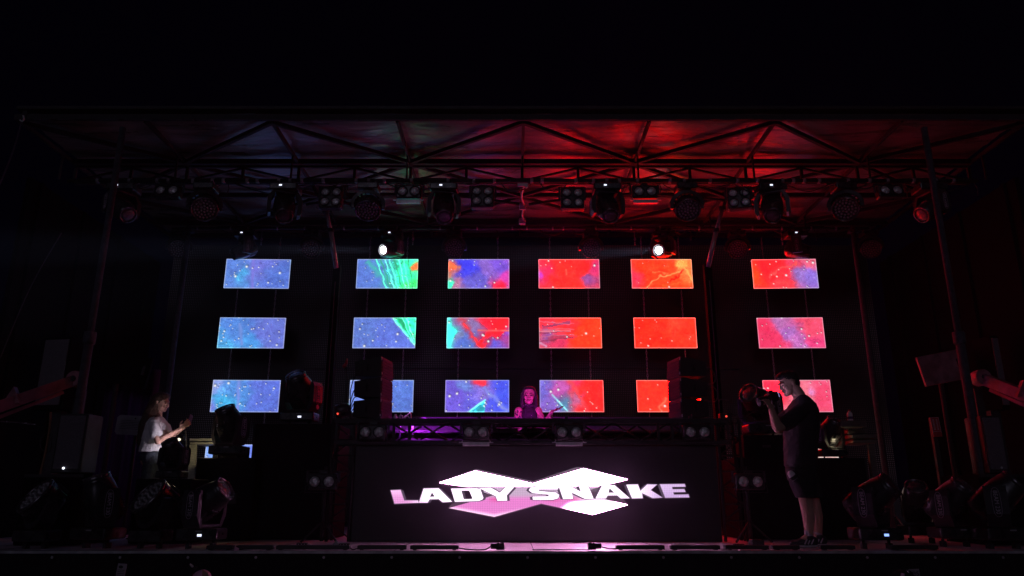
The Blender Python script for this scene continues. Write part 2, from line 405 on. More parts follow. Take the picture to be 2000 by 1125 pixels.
# hydraulic lifting struts + posts
for (a, k1, k2, e, what) in (((611, 362), (637, 412), (646, 450), (657, 524), 'left'), ((1416, 395), (1411, 408), (1399, 450), (1383, 522), 'right')):
    Y = 9.75
    A, B, C_, D = P(*a, Y), P(*k1, Y), P(*k2, Y), P(*e, Y + .1)
    t = thing('hydraulic_strut', 'shiny slanting hydraulic strut rising to the %s of the roof, over a dark post' % what, 'hydraulic strut', D, group='slanting hydraulic struts')
    MB().tube([A - D, B - D], .022, 10).build('head_joint', M['steel'], t)
    MB().lathe([(.05, -.03), (.05, .03)], 12, Matrix.Translation(B - D)).build('pivot', M['dark_steel'], t)
    MB().tube([B - D, C_ - D], .026, 12).build('piston_rod', M['strut'], t)
    MB().tube([C_ - D, Vector((0, 0, 0))], .033, 14).build('cylinder', M['strut'], t)
    MB().lathe([(.042, -.025), (.042, .025)], 12, Matrix.Translation(C_ - D)).build('gland', M['dark_steel'], t)
    pb = Vector((D.x, D.y + .05, 0))
    t = thing('lifting_post', 'dark upright post under the %s hydraulic strut' % what, 'post', pb, group='posts under the struts')
    MB().box((0, 0, D.z / 2), (.10, .10, D.z + .1)).build('post_tube', M['side_wall'], t)
    MB().tube([(.0, -.07, 1.3), (.0, -.07, D.z - .2)], .007, 8).build('hydraulic_pipe', M['steel'], t)

# back wall of LED mesh
bw = thing('led_curtain', 'black LED mesh curtain with faint dots across the back of the stage', 'LED curtain', (XC, 12.1, 0))
MB().box((0, 0, 2.35), (11.9, .04, 4.6)).build('mesh_face', M['led_mesh'], bw)
MB().box((0, -.035, P(1000, 720, 12.08).z), (7.2, .02, .014)).build('seam', M['dark_steel'], bw)
for sx, what in ((-1, 'left'), (1, 'right')):
    t = thing('side_wall', 'dark side wall panel closing the %s of the stage' % what, 'side wall', (XC + sx * 6.3, 10.2, 0), group='side walls')
    MB().box((0, .3, 2.2), (.06, 3.6, 4.4)).build('panel', M['side_wall'], t)
    for q in range(4): MB().box((-sx * .05, -1.3 + q * 1.0, 2.2), (.04, .05, 4.4)).build('rib', M['side_wall'], t)

# ------------------------------------------------------------------ screens
def vnoise(h, w_, cell, seed, ax=1.0):
    r = np.random.RandomState(seed); out = np.zeros((h, w_)); amp = 1; tot = 0
    for o in range(4):
        gh, gw = int(h / cell * ax * 2 ** o) + 3, int(w_ / cell * 2 ** o) + 3
        gr = r.rand(gh, gw)
        y = np.linspace(0, gh - 2.01, h); x = np.linspace(0, gw - 2.01, w_)
        yi, xi = y.astype(int), x.astype(int); fy, fx = (y - yi)[:, None], (x - xi)[None]
        fy, fx = fy * fy * (3 - 2 * fy), fx * fx * (3 - 2 * fx)
        v = gr[yi][:, xi] * (1 - fy) * (1 - fx) + gr[yi + 1][:, xi] * fy * (1 - fx) + gr[yi][:, xi + 1] * (1 - fy) * fx + gr[yi + 1][:, xi + 1] * fy * fx
        out += v * amp; tot += amp; amp *= .55
    return out / tot
GW, GH = 128, 64
def paint(pts, extra, seed, ndots):
    """colour field from control points (u, v, rgb, weight radius) + strokes + white droplets"""
    v, u = np.mgrid[0:GH, 0:GW]; u = u / (GW - 1.0); v = v / (GH - 1.0)
    du = (vnoise(GH, GW, 26, seed) - .5) * .26; dv = (vnoise(GH, GW, 26, seed + 1) - .5) * .36
    uu, vv = u + du, v + dv
    W = np.zeros((GH, GW)); C = np.zeros((GH, GW, 3))
    for (a, c, rgb, s) in pts:
        wt = (s * s / (((uu - a) * 2) ** 2 + (vv - c) ** 2 + .3 * s * s)) ** 2.2
        W += wt; C += wt[..., None] * np.array(rgb, float)
    C /= W[..., None]
    n = vnoise(GH, GW, 18, seed + 2) - .5; n2 = vnoise(GH, GW, 7, seed + 3) - .5
    C = C * (1.06 + .26 * n + .14 * n2)[..., None] + 6
    C[..., 1] += 16 * n2
    fil = np.zeros((GH, GW))
    for q in range(2):
        rg = vnoise(GH, GW, (22, 11)[q], seed + 60 + q); fil += (.6, .4)[q] * np.exp(-(np.abs(rg - .5 - .05 * q) / .012) ** 1.0)
    fil *= vnoise(GH, GW, 30, seed + 70) ** 1.5 * 1.3
    C = C * (1 - .2 * fil[..., None]) + 150 * fil[..., None] * (C / 255) + 30 * fil[..., None]
    dk = np.exp(-(np.abs(vnoise(GH, GW, 14, seed + 64, 1.6) - .5) / .014)) * vnoise(GH, GW, 20, seed + 66); C = C * (1 - .35 * dk[..., None])
    fine = np.random.RandomState(seed + 80).rand(GH, GW) - .5
    C = C * (1 + .11 * fine)[..., None] + (6 * fine)[..., None]
    for ex in extra:
        kind = ex[0]
        if kind == 'line':
            _, a, c, e, f, rgb, wd, wob = ex
            dx, dy = (e - a) * 2, f - c; L = math.hypot(dx, dy)
            px_, py_ = (u - a) * 2, v - c
            t = np.clip((px_ * dx + py_ * dy) / L / L, 0, 1)
            d = (px_ * dy - py_ * dx) / L + wob * (vnoise(GH, GW, 16, seed + 5) - .5)
            m = np.exp(-(d / wd) ** 2) * ((px_ * dx + py_ * dy) / L / L > -.02) * ((px_ * dx + py_ * dy) / L / L < 1.02)
            m = m * (.45 + .9 * vnoise(GH, GW, 10, seed + 9))
            C = C * (1 - m[..., None]) + np.array(rgb, float) * m[..., None]
        elif kind == 'tri':
            _, (ax_, ay), (bx, by), (cx, cy), rgb = ex
            def sd(x0, y0, x1, y1): return (u - x0) * (y1 - y0) - (v - y0) * (x1 - x0)
            s1, s2, s3 = sd(ax_, ay, bx, by), sd(bx, by, cx, cy), sd(cx, cy, ax_, ay)
            ins = ((s1 > 0) & (s2 > 0) & (s3 > 0)) | ((s1 < 0) & (s2 < 0) & (s3 < 0))
            tex = vnoise(GH, GW, 9, seed + 12)
            col = np.array(rgb, float) * (.62 + .75 * tex)[..., None]
            C = np.where(ins[..., None], col, C)
    C = np.clip(C, 0, 255)
    r = np.random.RandomState(seed + 40)
    for i in range(ndots):
        a, c = r.rand(), r.rand(); s = r.choice([.7, .8, .95, 1.2, 1.6, 2.2], p=[.2, .25, .25, .15, .1, .05])
        dd = (((u - a) * GW) ** 2 + ((v - c) * GH) ** 2)
        sh = np.exp(-((((u - a - .006) * GW) ** 2 + ((v - c + .025) * GH) ** 2) / (s * s * 1.6)))
        C = C * (1 - .45 * sh[..., None])
        m = np.exp(-dd / (s * s))
        C = C * (1 - np.clip(m * 1.3, 0, 1)[..., None]) + 255 * np.clip(m * 1.3, 0, 1)[..., None]
    # brighter outermost pixel rows
    e = np.zeros((GH, GW)); e[:2] = 1; e[-2:] = 1; e[:, :2] = 1; e[:, -2:] = 1
    C = C + (255 - C) * .38 * e[..., None]
    c = np.clip(C, 0, 255) / 255
    l = np.where(c <= .04045, c / 12.92, ((c + .055) / 1.055) ** 2.4)
    hot = np.clip((l[..., 0:1] - .6) / .4, 0, 1)
    hot = hot * np.clip((.45 - l[..., 1:2]) / .3, 0, 1) * np.clip((.11 - l[..., 2:3]) / .08, 0, 1)
    l[..., 0:1] *= 1 + 12 * hot
    hg = np.clip((l[..., 1:2] - .5) / .3, 0, 1) * (l[..., 0:1] < .4); l[..., 1:2] *= 1 + 1.0 * hg; l[..., 2:3] *= 1 + .9 * hg
    return l
BL, CY, GR, RD, OR = (86, 116, 202), (72, 154, 212), (62, 222, 150), (248, 44, 40), (254, 56, 28)
PU, MG, PK, DB, TL = (138, 96, 188), (214, 62, 176), (238, 66, 104), (62, 60, 236), (84, 126, 168)
SC = {
 (0, 0): ([(.1, .4, (84, 118, 200), .4), (.27, .5, CY, .22), (.55, .3, (108, 112, 206), .3), (.8, .6, (80, 108, 198), .4), (.99, .2, (80, 200, 190), .06)], [('line', .42, 0, .44, 1, (130, 125, 225), .05, .1)], 24),
 (0, 1): ([(.05, .85, CY, .2), (.3, .3, (78, 124, 206), .3), (.5, .75, (70, 142, 216), .25), (.8, .4, (96, 108, 198), .4)], [('line', .3, .2, .36, .9, (120, 150, 225), .05, .1)], 30),
 (0, 2): ([(.02, .2, (130, 150, 220), .15), (.2, .75, (64, 160, 214), .25), (.4, .4, (78, 132, 212), .25), (.8, .5, (86, 106, 204), .4), (.05, .9, (110, 120, 210), .15)], [('line', .38, 0, .4, 1, (130, 150, 235), .05, .1)], 36),
 (1, 0): ([(.15, .5, BL, .4), (.35, .15, (80, 170, 200), .12), (.6, .5, (66, 170, 178), .2), (.8, .5, GR, .25), (.99, .35, (245, 120, 60), .07), (.9, .9, (70, 210, 100), .2)],
          [('line', .15, .1, .55, .85, (80, 190, 190), .09, .2)] + [('line', .30 + .075 * k, 0, .50 + .062 * k, 1, ((120, 250, 190), (60, 180, 130), (150, 255, 210))[k % 3], .022, .10) for k in range(8)], 14),
 (1, 1): ([(.2, .4, (90, 116, 200), .4), (.6, .7, (92, 112, 212), .4)], [('tri', (.62, -.02), (1.02, .93), (1.02, -.02), (64, 226, 160)), ('line', .62, 0, 1, .92, (150, 255, 215), .035, .05), ('line', .72, 0, .93, .6, (40, 180, 120), .04, .2), ('line', .85, 0, .97, .7, (170, 255, 220), .018, .1), ('line', .78, 0, .95, .75, (150, 255, 215), .018, .1)], 22),
 (1, 2): ([(.2, .4, (112, 138, 226), .5), (.8, .4, (86, 116, 206), .5)], [], 16),
 (2, 0): ([(.04, .3, (250, 110, 60), .12), (.03, .85, (60, 210, 150), .12), (.17, .8, (180, 110, 150), .12), (.3, .3, DB, .22), (.45, .8, (100, 90, 200), .2), (.6, .3, (132, 94, 196), .2), (.85, .25, (120, 80, 210), .15), (.97, .6, MG, .15), (.85, .95, (244, 36, 66), .16)], [('line', .0, .2, .2, .3, (250, 130, 80), .06, .1)], 18),
 (2, 1): ([(.04, .5, (60, 210, 180), .1), (.15, .6, (120, 130, 180), .1), (.3, .8, (84, 110, 200), .2), (.4, .25, (134, 110, 170), .15), (.8, .3, (240, 30, 52), .28), (.75, .8, (92, 88, 214), .2), (.97, .5, (150, 70, 200), .12)],
          [('line', .2, 0, .55, 1, (240, 60, 70), .12, .3), ('line', .95, 0, .55, .95, (244, 40, 50), .16, .3), ('line', .5, .42, 1, .43, (245, 110, 110), .03, .02), ('line', .04, 0, .05, 1, (90, 235, 210), .1, .1)], 16),
 (2, 2): ([(.15, .5, (104, 84, 204), .3), (.3, .2, (100, 120, 200), .15), (.55, .06, (235, 50, 70), .12), (.6, .4, (130, 110, 210), .2), (.85, .5, (70, 84, 236), .3), (.45, .8, (96, 90, 210), .2)],
          [('tri', (.63, .62), (.62, 1.02), (.36, 1.02), (60, 200, 230)), ('line', .62, .2, .95, .98, (140, 150, 240), .07, .2), ('line', .36, 1, .63, .62, (160, 240, 250), .03, .02)], 26),
 (3, 0): ([(.03, .5, (212, 60, 196), .1), (.15, .5, (240, 44, 90), .15), (.45, .5, RD, .35), (.75, .3, (250, 40, 40), .2), (.86, .7, (160, 74, 150), .13), (.97, .3, (232, 50, 110), .15)], [('line', .45, .35, .46, .55, (255, 110, 90), .03, .02)], 9),
 (3, 1): ([(.1, .2, (238, 44, 60), .2), (.12, .55, (150, 80, 150), .14), (.3, .8, (220, 50, 90), .2), (.7, .5, OR, .4), (.5, .2, (236, 46, 50), .2)],
          [('line', 0, .45, .5, .44, (240, 130, 150), .03, .02), ('line', .05, .3, .5, .12, (170, 70, 120), .05, .2), ('line', 0, .8, .12, .95, (230, 160, 200), .04, .02), ('line', .15, .7, .6, .6, (190, 60, 90), .05, .3)] + [('line', .0, .12 + .13 * k, .55, .2 + .09 * k, ((214, 110, 140), (150, 50, 80))[k % 2], .016, .12) for k in range(6)], 8),
 (3, 2): ([(.05, .3, (110, 96, 200), .2), (.2, .8, (128, 94, 192), .2), (.3, .3, (190, 84, 170), .15), (.4, .75, TL, .14), (.6, .6, (190, 90, 140), .15), (.8, .4, (252, 38, 36), .35), (.55, .1, (240, 50, 90), .12)], [('line', .19, .45, .43, .97, (170, 230, 240), .03, .02), ('line', .48, 0, .75, 1, (240, 80, 90), .05, .2)], 22),
 (4, 0): ([(.05, .6, (220, 50, 80), .15), (.4, .4, OR, .3), (.6, .8, (252, 70, 30), .3), (.86, .2, (250, 170, 80), .1), (.96, .5, (255, 120, 60), .14)], [('line', .25, .98, .5, .55, (255, 190, 120), .022, .25), ('line', .45, .58, .85, .38, (255, 170, 100), .025, .25), ('line', .35, .45, .6, .42, (255, 120, 70), .02, .3), ('line', .62, .75, .9, .3, (190, 20, 20), .03, .3), ('line', .84, .15, .98, .7, (255, 190, 100), .05, .3), ('line', .5, .9, .9, .8, (255, 110, 50), .02, .3)], 6),
 (4, 1): ([(.2, .4, (254, 42, 26), .4), (.8, .6, (255, 50, 32), .4), (.7, .15, (248, 60, 40), .2)], [], 14),
 (4, 2): ([(.2, .4, (252, 48, 34), .4), (.6, .8, (250, 84, 54), .2), (.8, .3, (254, 44, 28), .4)], [('line', .35, 1, .45, .55, (255, 120, 90), .04, .3), ('line', .6, 1, .5, .6, (255, 110, 80), .03, .3)], 10),
 (5, 0): ([(.05, .5, (254, 66, 30), .2), (.3, .3, (246, 34, 44), .3), (.4, .85, (236, 60, 70), .2), (.7, .55, (142, 104, 186), .16), (.9, .6, (136, 104, 206), .18), (.9, .1, (236, 90, 120), .14), (.6, .2, (236, 60, 90), .14)], [('line', .25, .6, .7, .1, (240, 90, 90), .05, .3)], 22),
 (5, 1): ([(.1, .3, (238, 50, 92), .2), (.35, .15, (170, 96, 160), .14), (.5, .5, (164, 98, 178), .16), (.6, .8, (180, 96, 170), .14), (.85, .3, (238, 70, 100), .2), (.2, .8, (238, 52, 96), .25), (.9, .85, (236, 60, 120), .2)], [], 18),
 (5, 2): ([(.1, .3, (244, 44, 74), .25), (.6, .4, (240, 110, 130), .2), (.6, .75, (240, 160, 170), .2), (.72, .35, (220, 130, 190), .1), (.9, .5, (236, 66, 104), .25)], [], 18),
 (0, 3): ([(.2, .4, (118, 152, 232), .5), (.8, .4, (104, 126, 222), .5)], [], 16),
 (5, 3): ([(.2, .4, (250, 190, 176), .5), (.8, .4, (246, 200, 190), .5)], [], 12),
}
COLX = [(-4.17, 2), (-2.045, 0), (-.545, 0), (.935, 0), (2.455, 0), (4.47, -2)]
ROWZ = [(4.245, 3.745), (3.255, 2.755), (2.255, 1.735), (1.25, .75)]
ORD = ['leftmost column', 'second column from the left', 'third column from the left', 'fourth column from the left', 'fifth column from the left', 'rightmost column']
RN = ['top', 'middle', 'lower', 'bottom']
LK = {(0, 0): 'dusty blue screen with white droplets', (0, 1): 'dusty blue screen with many droplets', (0, 2): 'blue and cyan screen with bright droplets',
      (1, 0): 'blue screen turning green at the right', (1, 1): 'blue screen with a green corner', (1, 2): 'plain pale blue screen partly hidden by loudspeakers',
      (2, 0): 'deep blue screen with magenta edge', (2, 1): 'blue screen crossed by a red V', (2, 2): 'violet blue screen with a small cyan triangle',
      (3, 0): 'red screen with pink left edge', (3, 1): 'orange red screen with streaks', (3, 2): 'half violet half red screen beside the performer',
      (4, 0): 'red screen with golden streaks', (4, 1): 'plain glowing red screen', (4, 2): 'red screen partly hidden by loudspeakers',
      (5, 0): 'red and lilac screen with droplets', (5, 1): 'pink and lilac marbled screen', (5, 2): 'pink screen behind the man filming',
      (0, 3): 'pale blue screen mostly hidden behind gear', (5, 3): 'pale pink screen mostly hidden behind gear'}
YS = 11.6
screens = {}
for (c, r), (pts, ex, nd) in SC.items():
    x, rot = COLX[c]; zt, zb = ROWZ[r]; zc = (zt + zb) / 2; W_, H_ = (1.05 if c in (0, 5) else 1.0), .5
    t = thing('led_screen', '%s, %s row, %s' % (LK[(c, r)], RN[r], ORD[c]), 'LED screen', (x, YS, zc), (0, 0, R(-rot) if False else R(rot)), 'LED screens hanging in columns')
    col = paint(pts, ex, 100 + c * 17 + r * 5, nd)
    vs = []; fs = []
    for j in range(GH):
        for i in range(GW): vs.append((-W_ / 2 + W_ * i / (GW - 1), 0, H_ / 2 - H_ * j / (GH - 1)))
    for j in range(GH - 1):
        for i in range(GW - 1):
            a = j * GW + i; fs.append((a, a + GW, a + GW + 1, a + 1))
    o = MB().add(vs, fs, False).build('display', M['screen'], t, (0, -.003, 0))
    ca = o.data.color_attributes.new('col', 'FLOAT_COLOR', 'POINT')
    ca.data.foreach_set('color', np.concatenate([col, np.ones((GH, GW, 1))], -1).astype(np.float32).ravel())
    MB().box((0, .04, 0), (W_ + .006, .07, H_ + .006), None, .004).build('housing', M['black_plastic'], t)
    screens[(c, r)] = t
# chains
def chain_mesh(L):
    b = MB(); n = max(1, int(L / .042)); pitch = L / n
    for i in range(n):
        z = -pitch * (i + .5); pts = []
        for k in range(9):
            a = 2 * math.pi * k / 8
            u_, w_ = .010 * math.cos(a), (pitch * .66) * math.sin(a)
            pts.append((u_, 0, z + w_) if i % 2 else (0, u_, z + w_))
        b.tube(pts, .0038, 5, cap=False)
    b.tube([(0, 0, .0), (.012, 0, .01), (.012, 0, .03), (-.008, 0, .035)], .004, 5)
    return b
CH = {}
for c in range(6):
    x, rot = COLX[c]
    for s, sn in ((-1, 'left'), (1, 'right')):
        ox = x + s * .31 * math.cos(R(rot)); oy = YS + s * .31 * math.sin(R(rot)) + .04
        spans = [(ZP2 - .02, ROWZ[0][0], 'above the top screen'), (ROWZ[0][1], ROWZ[1][0], 'between the top and middle screens'), (ROWZ[1][1], ROWZ[2][0], 'between the middle and lower screens')]
        spans.append((ROWZ[2][1], ROWZ[3][0] if c in (0, 5) else ROWZ[2][1] - .1, 'below the lower screen'))
        for zt, zb, wh in spans:
            L = zt - zb; key = round(L, 3)
            if key not in CH:
                CH[key] = chain_mesh(L).mesh('screen_chain'); CH[key].materials.append(M['alu'])
            o = bpy.data.objects.new('screen_chain', CH[key]); S.collection.objects.link(o); o.location = (ox, oy, zt)
            tag(o, '%s chain %s of the %s' % (sn, wh, ORD[c]), 'chain', 'chains linking the screens')

# ------------------------------------------------------------------ fixtures
def text_mesh(s, size, m4, ext=.0012):
    cu = bpy.data.curves.new('t', 'FONT'); cu.body = s; cu.size = size; cu.extrude = ext; cu.align_x = 'CENTER'; cu.align_y = 'CENTER'
    ob = bpy.data.objects.new('t', cu); S.collection.objects.link(ob)
    dg = bpy.context.evaluated_depsgraph_get(); me = bpy.data.meshes.new_from_object(ob.evaluated_get(dg))
    bpy.data.objects.remove(ob); bpy.data.curves.remove(cu)
    me.transform(m4); return me
def ringsec(rx, rz, n, pw, z):
    out = []
    for k in range(n):
        a = 2 * math.pi * k / n; c, s = math.cos(a), math.sin(a)
        out.append(Vector((rx * math.copysign(abs(c) ** pw, c), rz * math.copysign(abs(s) ** pw, s), z)))
    return out

def beam_proto():
    t = thing('moving_head_beam', 'proto', 'stage light')
    b = MB().box((0, 0, -.055), (.34, .24, .09), None, .015); b.box((0, -.118, -.055), (.22, .012, .065))
    b.build('base', M['head'], t)
    for s_ in (-1, 1): MB().tube([(s_ * .10, 0, -.01), (s_ * .10, 0, .03)], .012, 8).box((s_ * .10, 0, .04), (.03, .06, .05)).build('clamp', M['dark_steel'], t)
    MB().box((-.03, -.1265, -.05), (.034, .004, .018)).build('display', E_disp, t)
    MB().box((-.02, -.1265, -.082), (.05, .003, .010)).build('control_keys', M['paper'], t)
    # yoke: a crossbar and two cranked arms
    y = MB().box((0, 0, -.118), (.30, .15, .028), None, .008)
    for s in (-1, 1):
        pl = [(.12, -.105), (.15, -.105), (.205, -.20), (.205, -.36), (.185, -.405), (.155, -.405), (.158, -.36), (.158, -.21), (.12, -.13)]
        if s < 0: pl = [(-a, c) for a, c in reversed(pl)]
        y.prism(pl, -.075, .075)
    yo = y.build('yoke', M['yoke'], t)
    # name plate on both yoke arm fronts and outer faces
    pl = None
    for s in (-1, 1):
        me = text_mesh('BEAM 230', .040, Matrix.Translation((s * .207, 0, -.285)) @ Matrix.Rotation(R(90) * s, 4, 'Z') @ Matrix.Rotation(R(90), 4, 'X') @ Matrix.Rotation(R(90), 4, 'Z'))
        me.materials.append(M['print']); o = bpy.data.objects.new('lettering', me); S.collection.objects.link(o); o.parent = yo
        ov = [(s * .208, .028 * math.copysign(abs(math.cos(a)) ** .8, math.cos(a)), -.285 + .105 * math.copysign(abs(math.sin(a)) ** .6, math.sin(a))) for a in [2 * math.pi * k / 28 for k in range(29)]]
        MB().tube(ov, .0016, 4, cap=False).build('lettering_oval', M['print'], yo)
    # head, long axis along -Z = light direction
    n = 24; secs = [ringsec(.085, .075, n, .45, .185), ringsec(.118, .105, n, .45, .165), ringsec(.128, .118, n, .5, .08), ringsec(.130, .122, n, .55, -.03), ringsec(.118, .115, n, .8, -.11), ringsec(.105, .105, n, 1, -.165), ringsec(.105, .105, n, 1, -.19)]
    hb = MB().loft(secs)
    for k in range(5): hb.box((0, .121, .13 - k * .022), (.15, .012, .008)).box((0, -.121, .13 - k * .022), (.15, .012, .008))
    hb.box((0, -.118, -.02), (.10, .03, .07), None, .008)
    h = hb.build('head', M['head'], t, (0, 0, -.31))
    MB().lathe([(.105, -.188), (.105, -.21), (.09, -.213), (.086, -.195)], 28, None, True, False, False).build('lens_ring', M['ring'], h)
    MB().lathe([(.088, -.19), (.086, -.198), (.07, -.207), (.04, -.213), (.002, -.215)], 24, None, True, False, True).build('lens', M['lens'], h)
    return t
def wash_proto():
    t = thing('moving_head_wash', 'proto', 'stage light')
    MB().box((0, 0, -.045), (.28, .24, .09), None, .012).build('base', M['head'], t)
    for s_ in (-1, 1): MB().box((s_ * .08, 0, .03), (.03, .06, .06)).build('clamp', M['dark_steel'], t)
    MB().box((-.03, -.122, -.045), (.018, .004, .010)).build('display', E_disp, t)
    y = MB().lathe([(.06, -.115), (.06, -.09)], 16)
    # crescent yoke
    n = 20; secs = []
    for k in range(n + 1):
        a = R(180) * k / n - R(180)
        ro = .235
        ri = .19 - .012 * math.sin(-a)
        wd = .045 + .03 * math.sin(-a)
        ca, sa = math.cos(a), -math.sin(a)
        zc = -.30
        def q(r_, yy): return Vector((r_ * ca, yy, zc + r_ * sa * .86))
        secs.append([q(ro, -wd), q(ro, wd), q(ri, wd), q(ri, -wd)])
    y.loft(secs, False)
    for s in (-1, 1): y.box((s * .205, 0, -.31), (.05, .075, .09), None, .01)
    yo = y.build('yoke', M['yoke'], t)
    hb = MB().lathe([(.06, .13), (.12, .12), (.155, .07), (.168, .02), (.172, -.05), (.172, -.085), (.160, -.09), (.155, -.075)], 36, None, True, True, True)
    for k in range(18):
        a = 2 * math.pi * k / 18
        hb.box((.165 * math.cos(a), .165 * math.sin(a), .03), (.05, .006, .10), Matrix.Rotation(a, 3, 'Z'))
    h = hb.build('head', M['head'], t, (0, 0, -.32))
    b = MB()
    for rr, nn in ((.0, 1), (.043, 6), (.086, 12), (.128, 18)):
        for k in range(nn):
            a = 2 * math.pi * k / nn + rr * 9
            b.lathe([(.0155, -.076), (.0145, -.088), (.009, -.094), (.001, -.096)], 10, Matrix.Translation((rr * math.cos(a), rr * math.sin(a), 0)), True, False, True)
    b.build('led_array', M['led_dot'], h)
    MB().lathe([(.172, -.07), (.176, -.07), (.176, -.098), (.160, -.098), (.158, -.088)], 36, None, True, False, False).build('front_ring', M['ring'], h)
    return t
def blinder_proto(rows, tray):
    t = thing('blinder_light', 'proto', 'stage light')
    H = .17 * rows + .03
    hs = MB().box((0, .03, -.05 - H / 2), (.36, .13, H), None, .02)
    hs.box((0, .03, -.04), (.10, .03, .06)).build('housing', M['head'], t)
    br = MB().bar((-.2, .03, -.02), (.2, .03, -.02), .03, .006)
    for s in (-1, 1): br.bar((s * .2, .03, -.02), (s * .2, .03, -.06 - H / 2), .03, .006)
    br.build('bracket', M['steel'], t)
    for r in range(rows):
        for s in (-1, 1):
            mt = Matrix.Translation((s * .088, -.035, -.05 - .105 - .17 * r + .005)) @ Matrix.Rotation(R(90), 4, 'X')
            l = MB().lathe([(.074, 0), (.078, .006), (.078, .016), (.066, .02), (.064, .004)], 28, mt, True, False, False).build('lamp', M['black_metal'], t)
            MB().lathe([(.064, .005), (.058, .014), (.045, .022), (.025, .028), (.002, .030)], 24, mt, True, False, True).build('lamp_lens', M['par_lens'], l)
    if tray:
        bb = MB().box((0, -.02, -.05 - H - .03), (.44, .012, .012)).box((0, 0, -.05 - H - .055), (.34, .05, .035))
        for s in (-1, 1): bb.bar((s * .17, 0, -.05 - H), (s * .19, -.01, -.05 - H - .03), .008)
        bb.build('filter_frame', M['alu'], t)
    else:
        bb = MB()
        for s in (-1, 1): bb.bar((s * .19, -.04, -.05 - H + .06), (s * .20, -.05, -.05 - H - .03), .006); bb.bar((s * .20, -.05, -.05 - H - .03), (0, -.05, -.05 - H - .03), .006)
        bb.build('filter_frame', M['steel'], t)
    return t
PB, PW, PF2, PF4, PF2t = beam_proto(), wash_proto(), blinder_proto(1, False), blinder_proto(2, False), blinder_proto(1, True)
used = {}
def place(proto, key, loc, label, group, pan=0, tilt=0, scale=1.0, rot=(0, 0, 0), floor=False, disp=None):
    if key in used: t = copy_tree(proto)
    else: t = proto; used[key] = 1
    t['label'] = label; t['group'] = group
    t.location = loc; t.scale = (scale,) * 3
    t.rotation_euler = (rot[0], rot[1] + (math.pi if floor else 0), rot[2])
    for ch in t.children:
        nm = ch.name.split('.')[0]
        if nm == 'yoke': ch.rotation_euler = (0, 0, R(pan))
        if nm == 'head':
            ch.rotation_mode = 'QUATERNION'
            ch.rotation_quaternion = (Matrix.Rotation(R(pan), 3, 'Z') @ Matrix.Rotation(R(tilt), 3, 'X')).to_quaternion()
        if nm == 'display' and disp is not None:
            if disp == 'off': ch.data = ch.data.copy(); ch.data.materials[0] = M['black_plastic']
            if disp == 'blue': ch.data = ch.data.copy(); ch.data.materials[0] = E_blue
    return t
GA, GB = 'moving beam lights', 'moving wash lights'
def hangpt(px, Yp, Zp): # point on pipe above photo column px
    t = (Yp * math.cos(PITCH) + (Zp - CAMH) * math.sin(PITCH)) / F
    return Vector(((px - 1000) * t, Yp, Zp - .065))
for px, pan, tilt, lb in ((245, 60, -55, 'at the far left end, its lens turned left'), (560, 20, -42, 'left of the left hydraulic strut'), (868, 10, -38, 'below the girder between two blinders, left of centre'),
                          (1184, 8, -42, 'right of the central four-lamp blinder'), (1503, -22, -44, 'right of the right hydraulic strut'), (1812, -75, -60, 'at the far right end, its lens turned right')):
    place(PB, 'b', hangpt(px, YP1, ZP1), 'black beam moving light on the front pipe ' + lb, GA, pan, tilt, 1.06)
for px, pan, tilt, lb in ((405, 30, -48, 'second from the left end'), (722, 6, -32, 'left of the small tray blinder'), (1338, 0, -40, 'left of the right hydraulic strut'), (1645, -30, -50, 'second from the right end')):
    place(PW, 'w', hangpt(px, YP1, ZP1), 'round multi-lens wash light on the front pipe ' + lb, GB, pan, tilt, .95, disp='off')
for px, lb in ((333, 'near the dark left end of the front pipe'), (1733, 'near the dark right end of the front pipe')):
    place(PF2, '2', hangpt(px, YP1, ZP1 + .04), 'two-lamp blinder ' + lb, 'two-lamp blinders', rot=(R(-8), 0, 0), scale=.92)
for px, lb in ((800, 'under the green lit part of the roof'), (1258, 'under the red lit part of the roof')):
    place(PF2t, '2t', hangpt(px, YP1, ZP1 + .04), 'two-lamp blinder with a pale tray, ' + lb, 'two-lamp blinders', scale=.92)
for px, dz, lb in ((650, .06, 'beside the left hydraulic strut'), (943, .02, 'left of the central sockets'), (1117, .0, 'right of the central sockets'), (1440, .05, 'beside the right hydraulic strut')):
    place(PF4, '4', hangpt(px, YP1 + (.12 if px in (650, 1440) else 0), ZP1 + dz), 'square four-lamp blinder ' + lb, 'four-lamp blinders', rot=(R(-6), 0, R(-12) if px == 1440 else 0), scale=.84)
REAR = ((355, 'w', 20, -62, 'at the far left'), (482, 'b', -55, -60, 'above the leftmost screen column'), (612, 'w', 8, -62, 'left of the left lit beam light'),
        (767, 'L', 0, 0, 'shining white above the green screen'), (888, 'w', 3, -68, 'above the deep blue screen'), (1153, 'w', -3, -72, 'above the red screen with the pink edge'),
        (1293, 'L', 0, 0, 'shining white above the golden streaked screen'), (1437, 'w', -12, -60, 'right of the right lit beam light'), (1552, 'b', 70, -70, 'above the rightmost screen column'), (1695, 'w', -20, -62, 'at the far right'))
lit = []
